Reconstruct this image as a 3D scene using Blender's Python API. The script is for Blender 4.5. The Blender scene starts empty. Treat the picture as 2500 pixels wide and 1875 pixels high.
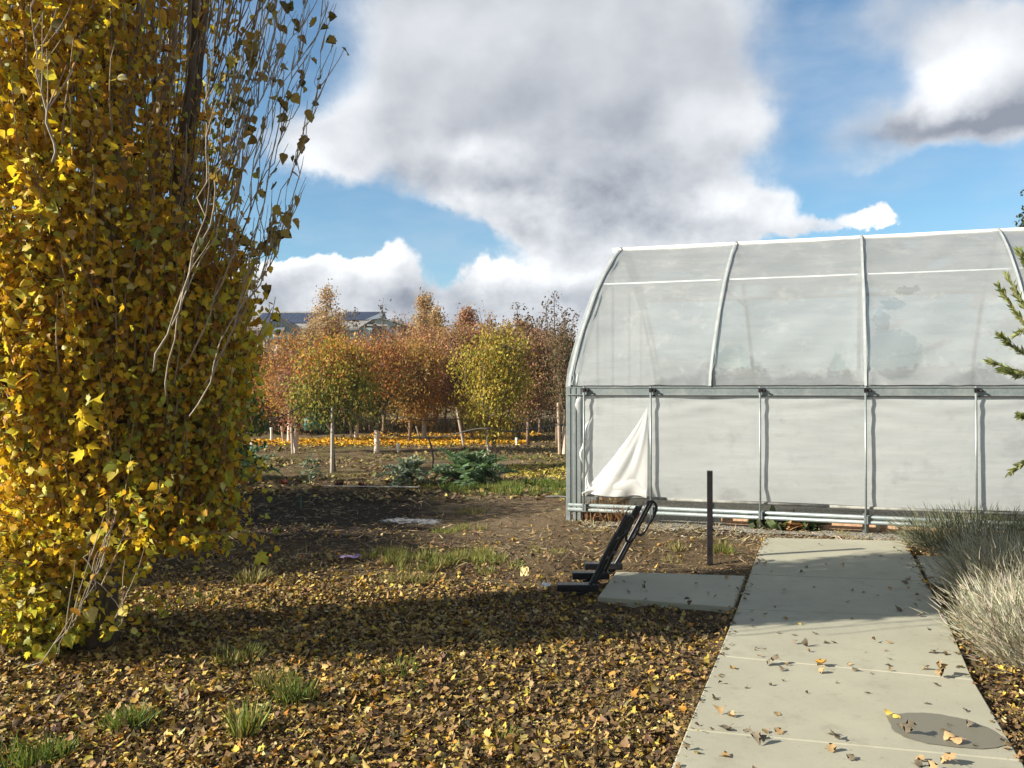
import bpy, math, random
import numpy as np
from mathutils import Vector, Matrix
rad = math.radians
scene = bpy.context.scene
COL = scene.collection

# ------------------------------------------------------------------ camera
CAM_H = 1.6
F = 1780.0 / 2212.0 * 36.0
cam_d = bpy.data.cameras.new("camera")
cam = bpy.data.objects.new("camera", cam_d)
COL.objects.link(cam)
cam_d.lens = F
cam_d.sensor_width = 36.0
cam_d.clip_start = 0.05
cam_d.clip_end = 2000.0
cam.location = (0, 0, CAM_H)
cam.rotation_euler = (rad(90.34), 0, 0)
scene.camera = cam

# ------------------------------------------------------------------ light
SUN_EL = 26.0
SX, SY = -0.965, -0.262           # horizontal direction towards the sun
sun_dir = Vector((SX * math.cos(rad(SUN_EL)), SY * math.cos(rad(SUN_EL)), math.sin(rad(SUN_EL)))).normalized()
sun_d = bpy.data.lights.new("sun", "SUN")
sun_d.energy = 5.0
sun_d.angle = rad(0.55)
sun_d.color = (1.0, 0.93, 0.80)
sun = bpy.data.objects.new("sun", sun_d)
COL.objects.link(sun)
sun.rotation_euler = sun_dir.to_track_quat('Z', 'Y').to_euler()
scene.view_settings.view_transform = 'Standard'
scene.view_settings.look = 'None'
scene.view_settings.exposure = 1.02
scene.view_settings.gamma = 1.0
scene.view_settings.use_curve_mapping = False
scene.cycles.max_bounces = 8
scene.cycles.transparent_max_bounces = 16
scene.cycles.use_denoising = True
scene.cycles.sample_clamp_indirect = 6.0

# ------------------------------------------------------------------ node helpers
def N(nt, kind, **kw):
    n = nt.nodes.new(kind)
    for k, v in kw.items():
        setattr(n, k, v)
    return n

def setin(nt, sock, v):
    if isinstance(v, bpy.types.NodeSocket):
        nt.links.new(v, sock)
    else:
        sock.default_value = v

def M(nt, op, a, b=None, c=None, clamp=False):
    n = N(nt, 'ShaderNodeMath', operation=op)
    n.use_clamp = clamp
    setin(nt, n.inputs[0], a)
    if b is not None: setin(nt, n.inputs[1], b)
    if c is not None: setin(nt, n.inputs[2], c)
    return n.outputs[0]

def VM(nt, op, a, b=None):
    n = N(nt, 'ShaderNodeVectorMath', operation=op)
    setin(nt, n.inputs[0], a)
    if b is not None: setin(nt, n.inputs[1], b)
    return n.outputs['Value'] if op in ('DOT_PRODUCT', 'LENGTH') else n.outputs[0]

def MR(nt, v, a, b, c=0.0, d=1.0, smooth=True):
    n = N(nt, 'ShaderNodeMapRange')
    n.interpolation_type = 'SMOOTHSTEP' if smooth else 'LINEAR'
    setin(nt, n.inputs['Value'], v)
    for k, x in (('From Min', a), ('From Max', b), ('To Min', c), ('To Max', d)):
        setin(nt, n.inputs[k], x)
    return n.outputs[0]

def MIX(nt, f, a, b, mode='MIX'):
    n = N(nt, 'ShaderNodeMix', data_type='RGBA', blend_type=mode)
    setin(nt, n.inputs[0], f)
    for s, v in ((n.inputs[6], a), (n.inputs[7], b)):
        setin(nt, s, v if isinstance(v, bpy.types.NodeSocket) else (v[0], v[1], v[2], 1.0))
    return n.outputs[2]

def NOISE(nt, vec, scale, detail=4, rough=0.5, dist=0.0):
    n = N(nt, 'ShaderNodeTexNoise')
    if vec is not None: nt.links.new(vec, n.inputs['Vector'])
    n.inputs['Scale'].default_value = scale
    n.inputs['Detail'].default_value = detail
    n.inputs['Roughness'].default_value = rough
    n.inputs['Distortion'].default_value = dist
    return n.outputs[0], n.outputs[1]

# ------------------------------------------------------------------ sky with clouds (all by direction)
world = bpy.data.worlds.new("World")
scene.world = world
world.use_nodes = True
nt = world.node_tree
nt.nodes.clear()
sky = N(nt, 'ShaderNodeTexSky', sky_type='NISHITA')
sky.sun_disc = False
sky.sun_elevation = rad(SUN_EL)
sky.sun_rotation = math.atan2(SX, SY) % (2 * math.pi)
sky.altitude = 50
sky.air_density = 1.0
sky.dust_density = 0.6
sky.ozone_density = 2.5
tc = N(nt, 'ShaderNodeTexCoord')
dirv = tc.outputs['Generated']
sep = N(nt, 'ShaderNodeSeparateXYZ')
nt.links.new(dirv, sep.inputs[0])
az = M(nt, 'MULTIPLY', M(nt, 'ARCTAN2', sep.outputs[0], sep.outputs[1]), 57.2958)
el = M(nt, 'MULTIPLY', M(nt, 'ARCSINE', sep.outputs[2]), 57.2958)
comb = N(nt, 'ShaderNodeCombineXYZ')
nt.links.new(az, comb.inputs[0]); nt.links.new(el, comb.inputs[1])
# warp of the angular coordinates
w1 = NOISE(nt, dirv, 5.0, 3, 0.5)[1]
w2 = NOISE(nt, dirv, 17.0, 7, 0.62)[1]
warp = VM(nt, 'MULTIPLY', VM(nt, 'SUBTRACT', w1, (0.5, 0.5, 0.5)), (6.0, 4.5, 0.0))
warp2 = VM(nt, 'MULTIPLY', VM(nt, 'SUBTRACT', w2, (0.5, 0.5, 0.5)), (3.4, 3.0, 0.0))
uv = VM(nt, 'ADD', VM(nt, 'ADD', comb.outputs[0], warp), warp2)
uv_soft = VM(nt, 'ADD', comb.outputs[0], VM(nt, 'MULTIPLY', warp2, (0.9, 0.9, 0.0)))

def ang(x, y):
    a = math.atan((x - 1106) / 1780.0)
    e = math.atan((840 - y) / 1780.0 * math.cos(a))
    return math.degrees(a), math.degrees(e)

def blobs(nt, uvs, lst):
    tot = None
    for (x, y, rx, ry, w) in lst:
        a, e = ang(x, y)
        k = 57.2958 / 1780.0 * 0.9
        v = VM(nt, 'MULTIPLY', VM(nt, 'SUBTRACT', uvs, (a, e, 0)), (1 / (rx * k), 1 / (ry * k), 0))
        g = M(nt, 'EXPONENT', M(nt, 'MULTIPLY', VM(nt, 'DOT_PRODUCT', v, v), -1.0))
        tot = M(nt, 'MULTIPLY', g, w) if tot is None else M(nt, 'MULTIPLY_ADD', g, w, tot)
    return tot
COVER = [(990, 190, 235, 215, .95), (1230, 170, 330, 260, 1.0), (1160, 30, 360, 110, .8), (1480, 120, 150, 170, .75),
         (730, 325, 125, 80, .85), (1350, 430, 330, 80, .75), (1200, 470, 100, 50, .6), (1560, 470, 120, 60, .5), (1590, 270, 80, 70, .5),
         (1330, 560, 220, 60, .5), (600, 290, 60, 50, .35),
         (620, 612, 125, 62, .95), (800, 596, 105, 52, .95), (700, 665, 260, 52, .9), (1010, 695, 380, 60, .9), (1080, 605, 70, 40, .8),
         (1240, 640, 140, 50, .7), (400, 640, 260, 80, .8),
         (2110, 170, 140, 95, .95), (2060, 270, 240, 50, .7), (2150, 60, 260, 60, .42), (2300, 180, 150, 130, .9), (1960, 10, 160, 60, .35),
         (1880, 492, 62, 30, .95), (1760, 480, 90, 24, .32), (1880, 370, 100, 34, .30)]
LIGHTS = [(740, 230, 90, 150, .36), (640, 340, 80, 80, .26), (860, 90, 160, 90, .2), (1010, 325, 120, 28, .3), (1480, 230, 70, 70, .32), (1600, 250, 80, 60, .38),
          (1150, 440, 130, 60, .26), (1560, 445, 90, 40, .24), (610, 570, 90, 36, .42), (800, 555, 100, 34, .55), (1080, 590, 70, 38, .7),
          (2120, 130, 110, 75, .62), (2010, 200, 70, 50, .4), (1880, 488, 60, 30, .7), (1250, 600, 120, 20, .25), (1100, 30, 300, 60, .1),
          
          (1120, 240, 250, 70, -.22), (1240, 380, 250, 50, -.22), (960, 400, 260, 26, -.24), (1990, 285, 220, 28, -.38), (2150, 255, 160, 30, -.25), (700, 640, 260, 36, -.10),
          (1330, 470, 200, 50, -.16), (950, 660, 260, 40, -.08), (1330, 250, 200, 140, -.08)]
cov = blobs(nt, uv, COVER)
vecn = VM(nt, 'MULTIPLY', dirv, (1.0, 1.0, 1.25))
n0 = NOISE(nt, vecn, 9.0, 9, 0.58)[0]
offs = VM(nt, 'ADD', vecn, (-0.018, -0.01, 0.022))
n1 = NOISE(nt, offs, 9.0, 9, 0.58)[0]
# unseen sky behind, beside and overhead: added cloud, darkened below to cut ambient light
absaz = M(nt, 'ABSOLUTE', az)
side = MR(nt, absaz, 38.0, 55.0)
nb = NOISE(nt, vecn, 3.2, 5, 0.55)[0]
cov2 = M(nt, 'MULTIPLY', side, MR(nt, nb, 0.40, 0.52))
upm = MR(nt, el, 32.0, 48.0)
cov3 = M(nt, 'MULTIPLY', upm, MR(nt, nb, 0.40, 0.54))
cov = M(nt, 'MAXIMUM', M(nt, 'MAXIMUM', cov, cov2), cov3)
cf = M(nt, 'ADD', cov, M(nt, 'MULTIPLY', M(nt, 'SUBTRACT', n0, 0.5), 0.42))
lowsky = MR(nt, el, 17.0, 12.0)
lo_e = M(nt, 'MULTIPLY_ADD', lowsky, 0.18, 0.14)
hi_e = M(nt, 'MULTIPLY_ADD', lowsky, -0.22, 0.70)
mask = MR(nt, cf, lo_e, hi_e)
lit = blobs(nt, uv_soft, LIGHTS)
s0 = NOISE(nt, vecn, 4.2, 5, 0.45)[0]
s1 = NOISE(nt, VM(nt, 'ADD', vecn, (-0.04, -0.02, 0.045)), 4.2, 5, 0.45)[0]
fine_amt = MR(nt, el, 20.0, 11.0, 0.35, 1.5)
relief = M(nt, 'ADD', M(nt, 'MULTIPLY', M(nt, 'SUBTRACT', n0, n1), fine_amt), M(nt, 'MULTIPLY', M(nt, 'SUBTRACT', s0, s1), 0.9))
big = M(nt, 'MULTIPLY', M(nt, 'SUBTRACT', nb, 0.5), 0.35)
edge = MR(nt, cf, 0.35, 0.95, 0.16, 0.0)
bright = M(nt, 'ADD', M(nt, 'ADD', M(nt, 'ADD', M(nt, 'ADD', lit, M(nt, 'MULTIPLY_ADD', lowsky, 0.13, 0.38)), relief), edge), big)
cloud = MIX(nt, MR(nt, bright, 0.0, 1.15, smooth=False), (0.150, 0.165, 0.198), (0.60, 0.61, 0.62))
skyc = VM(nt, 'MULTIPLY', sky.outputs[0], (0.062, 0.079, 0.081))
# brighten towards the horizon comes from the sky model itself; cloud light is absolute
cloud = MIX(nt, M(nt, 'MULTIPLY', M(nt, 'MAXIMUM', side, upm), 0.55), cloud, (0.03, 0.034, 0.032))  # unseen cloud turned dark grey to weaken and neutralise the fill light
wisp = NOISE(nt, VM(nt, 'MULTIPLY', dirv, (1.0, 1.0, 3.2)), 3.0, 6, 0.6)[0]
veil = M(nt, 'MULTIPLY', MR(nt, wisp, 0.42, 0.72), 0.42)
skyc = MIX(nt, veil, skyc, (0.30, 0.35, 0.42))
final = MIX(nt, M(nt, 'MULTIPLY', mask, 0.97), skyc, cloud)
bg = N(nt, 'ShaderNodeBackground')
nt.links.new(final, bg.inputs[0])
bg.inputs[1].default_value = 1.0
wo = N(nt, 'ShaderNodeOutputWorld')
nt.links.new(bg.outputs[0], wo.inputs[0])
world.cycles.sampling_method = 'MANUAL'
world.cycles.sample_map_resolution = 512

# ------------------------------------------------------------------ general helpers
def ray(x, y):
    return Vector(((x - 1106) / 1780.0, 1.0, (840 - y) / 1780.0))

def P(x, y, z=0.0):
    """ground point (height z) seen at that place of the photograph"""
    r = ray(x, y)
    t = (z - CAM_H) / r.z
    return Vector((r.x * t, t, z))

def D(x, y, d):
    r = ray(x, y)
    return Vector((r.x * d, d, CAM_H + r.z * d))

def tag(o, label=None, cat=None, group=None, kind=None):
    if label: o['label'] = label
    if cat: o['category'] = cat
    if group: o['group'] = group
    if kind: o['kind'] = kind
    return o

def empty(name, loc=(0, 0, 0), rz=0.0):
    o = bpy.data.objects.new(name, None)
    o.empty_display_size = 0.1
    COL.objects.link(o)
    o.location = loc
    o.rotation_euler = (0, 0, rz)
    return o

class MB:
    """collects polygons for one mesh"""
    def __init__(s):
        s.v = []; s.f = []; s.c = []; s.n = 0; s.mi = []
    def add(s, verts, faces, col=None, mi=0):
        verts = np.asarray(verts, dtype=float).reshape(-1, 3)
        s.v.append(verts)
        for f in faces:
            s.f.append(tuple(i + s.n for i in f))
            s.mi.append(mi)
        if col is not None:
            c = np.asarray(col, dtype=float)
            if c.ndim == 1: c = np.tile(c, (len(verts), 1))
            s.c.append(c)
        s.n += len(verts)
    def box(s, c, size, rz=0.0, rot=None, col=None, mi=0):
        x, y, z = size[0] / 2, size[1] / 2, size[2] / 2
        v = np.array([(-x, -y, -z), (x, -y, -z), (x, y, -z), (-x, y, -z), (-x, -y, z), (x, -y, z), (x, y, z), (-x, y, z)])
        R = np.array(rot if rot is not None else Matrix.Rotation(rz, 3, 'Z'))
        s.add(v @ R.T + np.array(c), [(0, 3, 2, 1), (4, 5, 6, 7), (0, 1, 5, 4), (1, 2, 6, 5), (2, 3, 7, 6), (3, 0, 4, 7)], col, mi)
    def tube(s, pts, r, sides=6, col=None, cap=True, mi=0, square=False):
        pts = [Vector(p) for p in pts]
        n = len(pts)
        rr = [r] * n if not hasattr(r, '__len__') else list(r)
        vs = []
        ref = None
        for i, p in enumerate(pts):
            d = (pts[min(i + 1, n - 1)] - pts[max(i - 1, 0)])
            if d.length < 1e-9: d = Vector((0, 0, 1))
            d.normalize()
            if ref is None:
                ref = d.cross(Vector((0, 0, 1)))
                if ref.length < 0.1: ref = d.cross(Vector((0, 1, 0)))
                ref.normalize()
            else:
                ref = (ref - d * ref.dot(d)).normalized()
            b = d.cross(ref)
            for k in range(sides):
                a = 2 * math.pi * k / sides + (math.pi / 4 if square else 0)
                vs.append(p + (ref * math.cos(a) + b * math.sin(a)) * rr[i])
        fs = []
        for i in range(n - 1):
            for k in range(sides):
                k2 = (k + 1) % sides
                fs.append((i * sides + k, i * sides + k2, (i + 1) * sides + k2, (i + 1) * sides + k))
        if cap:
            fs.append(tuple(range(sides))[::-1])
            fs.append(tuple((n - 1) * sides + k for k in range(sides)))
        s.add([tuple(v) for v in vs], fs, col, mi)
    def build(s, name, mats, parent=None, smooth=False, loc=None, bevel=0):
        me = bpy.data.meshes.new(name)
        V = np.concatenate(s.v) if s.v else np.zeros((0, 3))
        me.from_pydata(V.tolist(), [], s.f)
        if s.c and sum(len(c) for c in s.c) == len(V):
            ca = me.color_attributes.new("tint", 'FLOAT_COLOR', 'POINT')
            C = np.concatenate(s.c)
            C4 = np.ones((len(C), 4)); C4[:, :3] = C[:, :3]
            ca.data.foreach_set('color', C4.ravel())
        if not isinstance(mats, (list, tuple)): mats = [mats]
        for m in mats: me.materials.append(m)
        if len(mats) > 1: me.polygons.foreach_set('material_index', s.mi)
        if smooth: me.polygons.foreach_set('use_smooth', [True] * len(me.polygons))
        me.update()
        o = bpy.data.objects.new(name, me)
        COL.objects.link(o)
        if parent: o.parent = parent
        if loc: o.location = loc
        if bevel:
            b = o.modifiers.new('bevel', 'BEVEL'); b.width = bevel; b.segments = 2; b.limit_method = 'ANGLE'
        return o

# ---- leaf batches -------------------------------------------------------------
def tmpl_poplar():
    # broad, pointed leaf with a toothed outline; y runs from stalk to tip
    out = [(0, 0), (.20, -.03), (.40, .10), (.50, .30), (.40, .42), (.42, .52), (.24, .70), (.20, .82), (0, 1.08)]
    R = [(x, y, 0) for x, y in out]
    L = [(-x, y, 0) for x, y in out[1:-1]][::-1]
    V = R + L + [(0, .30, 0), (0, .62, 0)]
    n = len(R) + len(L)
    m1, m2 = n, n + 1
    F = [(0, 1, 2, m1), (m1, 2, 3), (m1, 3, 4, m2), (m2, 4, 5, 6), (m2, 6, 7, 8),
         (0, m1, 14, 15), (m1, 13, 14), (m1, m2, 12, 13), (m2, 10, 11, 12), (m2, 8, 9, 10)]
    return np.array(V, float), F

def tmpl_lobed():
    out = [(0, 0), (.15, .10), (.38, -.02), (.34, .20), (.62, .38), (.36, .46), (.40, .74), (.18, .66), (0, 1.1)]
    R = [(x, y, 0) for x, y in out]
    L = [(-x * .9, y * 1.03, 0) for x, y in out[1:-1]][::-1]
    V = R + L + [(0, .30, 0), (0, .62, 0)]
    m1, m2 = 16, 17
    F = [(0, 1, 2, m1), (m1, 2, 3), (m1, 3, 4, m2), (m2, 4, 5, 6), (m2, 6, 7, 8),
         (0, m1, 14, 15), (m1, 13, 14), (m1, m2, 12, 13), (m2, 10, 11, 12), (m2, 8, 9, 10)]
    return np.array(V, float), F

def tmpl_small(w=.28):
    V = np.array([(0, 0, 0), (w, .35, .0), (w * .8, .65, 0), (0, 1, 0), (-w * .8, .65, 0), (-w, .35, 0)], float)
    return V, [(0, 1, 2, 3), (0, 3, 4, 5)]

def tmpl_blade(w=.03):
    V = np.array([(-w, 0, 0), (w, 0, 0), (w * .8, .5, 0), (-w * .8, .5, 0), (0, 1, 0)], float)
    return V, [(0, 1, 2, 3), (3, 2, 4)]

def unit(a):
    return a / np.maximum(np.linalg.norm(a, axis=1, keepdims=True), 1e-9)

def leaf_arrays(pos, axis, nrm, size, tm, rng, curl=0.25, fold=0.25):
    V, Fc = tm
    n = len(pos)
    axis = unit(axis)
    nrm = nrm - axis * np.sum(axis * nrm, axis=1, keepdims=True)
    nrm = unit(nrm)
    side = np.cross(axis, nrm)
    cx = rng.normal(0, fold, n)[:, None]
    cy = rng.normal(0, curl, n)[:, None]
    x = V[None, :, 0]; y = V[None, :, 1]
    tw = rng.normal(0, curl, n)[:, None]
    z = np.abs(x) * cx * 1.6 + (y ** 2) * cy + tw * x * y * 1.2 + V[None, :, 2]
    s = size[:, None, None]
    W = pos[:, None, :] + s * (x[..., None] * side[:, None, :] + y[..., None] * axis[:, None, :] + z[..., None] * nrm[:, None, :])
    return W, Fc

def fast_mesh(name, batches, mats, parent=None, smooth=False, extra=None):
    """batches: list of (W (n,k,3), faces, colours (n,3), material index); extra: an MB whose polygons join the mesh"""
    Vs, Cs, loops, starts, totals, mi = [], [], [], [], [], []
    off = 0; lo = 0
    for W, Fc, C, m in batches:
        n, k, _ = W.shape
        if n == 0: continue
        Vs.append(W.reshape(-1, 3)); Cs.append(np.repeat(C, k, axis=0))
        flat = np.concatenate([np.array(f) for f in Fc])
        cnt = np.array([len(f) for f in Fc])
        st = np.concatenate([[0], np.cumsum(cnt)[:-1]])
        loops.append((flat[None, :] + (np.arange(n) * k)[:, None] + off).ravel())
        starts.append((st[None, :] + (np.arange(n) * len(flat))[:, None] + lo).ravel())
        totals.append(np.tile(cnt, n)); mi.append(np.full(n * len(Fc), m))
        off += n * k; lo += n * len(flat)
    if extra is not None and extra.n:
        V = np.concatenate(extra.v)
        C = np.concatenate(extra.c) if extra.c and sum(len(c) for c in extra.c) == len(V) else np.full((len(V), 3), .3)
        Vs.append(V); Cs.append(C[:, :3])
        cnt = np.array([len(f) for f in extra.f])
        flat = np.concatenate([np.array(f) for f in extra.f])
        loops.append(flat + off)
        starts.append(np.concatenate([[0], np.cumsum(cnt)[:-1]]) + lo)
        totals.append(cnt); mi.append(np.array(extra.mi))
    V = np.concatenate(Vs); C = np.concatenate(Cs)
    L = np.concatenate(loops).astype(np.int32); S = np.concatenate(starts).astype(np.int32); T = np.concatenate(totals).astype(np.int32)
    me = bpy.data.meshes.new(name)
    me.vertices.add(len(V)); me.vertices.foreach_set('co', V.astype(np.float32).ravel())
    me.loops.add(len(L)); me.loops.foreach_set('vertex_index', L)
    me.polygons.add(len(S)); me.polygons.foreach_set('loop_start', S)
    try: me.polygons.foreach_set('loop_total', T)
    except Exception: pass
    if not isinstance(mats, (list, tuple)): mats = [mats]
    for m in mats: me.materials.append(m)
    me.polygons.foreach_set('material_index', np.concatenate(mi).astype(np.int32))
    me.update(calc_edges=True)
    me.validate()
    ca = me.color_attributes.new("tint", 'FLOAT_COLOR', 'POINT')
    C4 = np.ones((len(V), 4), np.float32); C4[:, :3] = C
    ca.data.foreach_set('color', C4.ravel())
    if smooth: me.polygons.foreach_set('use_smooth', [True] * len(me.polygons))
    o = bpy.data.objects.new(name, me)
    COL.objects.link(o)
    if parent: o.parent = parent
    return o

def pick(rng, n, cols, weights, jit=0.15):
    cols = np.array(cols, float); w = np.array(weights, float); w /= w.sum()
    idx = rng.choice(len(cols), n, p=w)
    c = cols[idx] * (1 + rng.normal(0, jit, (n, 1))) * (1 + rng.normal(0, jit * .35, (n, 3)))
    return np.clip(c, 0.004, 0.95)

def vnoise(p, scale, seed=0):
    """smooth value noise in numpy, p (n,2) or (n,3), range 0..1"""
    p = np.asarray(p, float) * scale
    if p.shape[1] == 2: p = np.concatenate([p, np.zeros((len(p), 1))], axis=1)
    i = np.floor(p).astype(np.int64); f = p - i
    f = f * f * (3 - 2 * f)
    r = np.zeros(len(p))
    for dx in (0, 1):
        for dy in (0, 1):
            for dz in (0, 1):
                h = (i[:, 0] + dx) * 374761393 + (i[:, 1] + dy) * 668265263 + (i[:, 2] + dz) * 2147483647 + seed * 974634777
                h = (h ^ (h >> 13)) * 1274126177
                h = (h ^ (h >> 16)) & 0xffff
                w = (f[:, 0] if dx else 1 - f[:, 0]) * (f[:, 1] if dy else 1 - f[:, 1]) * (f[:, 2] if dz else 1 - f[:, 2])
                r += w * h / 65535.0
    return r

# ------------------------------------------------------------------ materials
def new_mat(name):
    m = bpy.data.materials.new(name)
    m.use_nodes = True
    nt = m.node_tree
    nt.nodes.clear()
    out = N(nt, 'ShaderNodeOutputMaterial')
    return m, nt, out

def mat_plain(name, col, rough=0.6, metal=0.0, nscale=30, namt=0.15, bump=0.0, coat=0.0):
    m, nt, out = new_mat(name)
    b = N(nt, 'ShaderNodeBsdfPrincipled')
    tcn = N(nt, 'ShaderNodeTexCoord')
    f = NOISE(nt, tcn.outputs['Object'], nscale, 5, 0.6)[0]
    c = MIX(nt, MR(nt, f, 0.3, 0.7), [x * (1 - namt) for x in col], [min(1, x * (1 + namt)) for x in col])
    nt.links.new(c, b.inputs['Base Color'])
    b.inputs['Roughness'].default_value = rough
    b.inputs['Metallic'].default_value = metal
    b.inputs['Coat Weight'].default_value = coat
    if bump:
        bn = N(nt, 'ShaderNodeBump'); bn.inputs['Strength'].default_value = bump; bn.inputs['Distance'].default_value = 0.01
        nt.links.new(f, bn.inputs['Height']); nt.links.new(bn.outputs[0], b.inputs['Normal'])
    nt.links.new(b.outputs[0], out.inputs[0])
    return m

def mat_leaf(name, trans=0.45, rough=0.5, gloss=0.15):
    m, nt, out = new_mat(name)
    a = N(nt, 'ShaderNodeAttribute', attribute_name='tint')
    tcn = N(nt, 'ShaderNodeTexCoord')
    f = NOISE(nt, tcn.outputs['Object'], 60, 3, 0.6)[0]
    c = MIX(nt, MR(nt, f, 0.3, 0.7), MIX(nt, 1.0, a.outputs[0], (.82, .80, .75), 'MULTIPLY'), a.outputs[0])
    d = N(nt, 'ShaderNodeBsdfPrincipled')
    nt.links.new(c, d.inputs['Base Color']); d.inputs['Roughness'].default_value = rough
    d.inputs['Specular IOR Level'].default_value = gloss * 2
    t = N(nt, 'ShaderNodeBsdfTranslucent')
    nt.links.new(MIX(nt, 1.0, c, (1.0, .93, .6), 'MULTIPLY'), t.inputs[0])
    mx = N(nt, 'ShaderNodeMixShader'); mx.inputs[0].default_value = trans
    nt.links.new(d.outputs[0], mx.inputs[1]); nt.links.new(t.outputs[0], mx.inputs[2])
    nt.links.new(mx.outputs[0], out.inputs[0])
    return m

def mat_bark(name, c1, c2, scale=20):
    m, nt, out = new_mat(name)
    b = N(nt, 'ShaderNodeBsdfPrincipled')
    tcn = N(nt, 'ShaderNodeTexCoord')
    v = VM(nt, 'MULTIPLY', tcn.outputs['Object'], (1, 1, 0.25))
    f = NOISE(nt, v, scale, 6, 0.65)[0]
    nt.links.new(MIX(nt, MR(nt, f, 0.35, 0.65), c1, c2), b.inputs['Base Color'])
    b.inputs['Roughness'].default_value = 0.85
    bn = N(nt, 'ShaderNodeBump'); bn.inputs['Strength'].default_value = 0.6; bn.inputs['Distance'].default_value = 0.01
    nt.links.new(f, bn.inputs['Height']); nt.links.new(bn.outputs[0], b.inputs['Normal'])
    nt.links.new(b.outputs[0], out.inputs[0])
    return m

def mat_galv(name):
    m, nt, out = new_mat(name)
    b = N(nt, 'ShaderNodeBsdfPrincipled')
    tcn = N(nt, 'ShaderNodeTexCoord')
    vo = N(nt, 'ShaderNodeTexVoronoi'); vo.inputs['Scale'].default_value = 40
    nt.links.new(tcn.outputs['Object'], vo.inputs['Vector'])
    f = NOISE(nt, tcn.outputs['Object'], 4, 5, 0.6)[0]
    c = MIX(nt, vo.outputs['Color'], (.22, .26, .265), (.29, .335, .335))
    c = MIX(nt, MR(nt, f, .45, .7), c, (.36, .39, .38))
    nt.links.new(c, b.inputs['Base Color'])
    b.inputs['Roughness'].default_value = 0.45
    b.inputs['Metallic'].default_value = 0.45
    nt.links.new(b.outputs[0], out.inputs[0])
    return m

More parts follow.
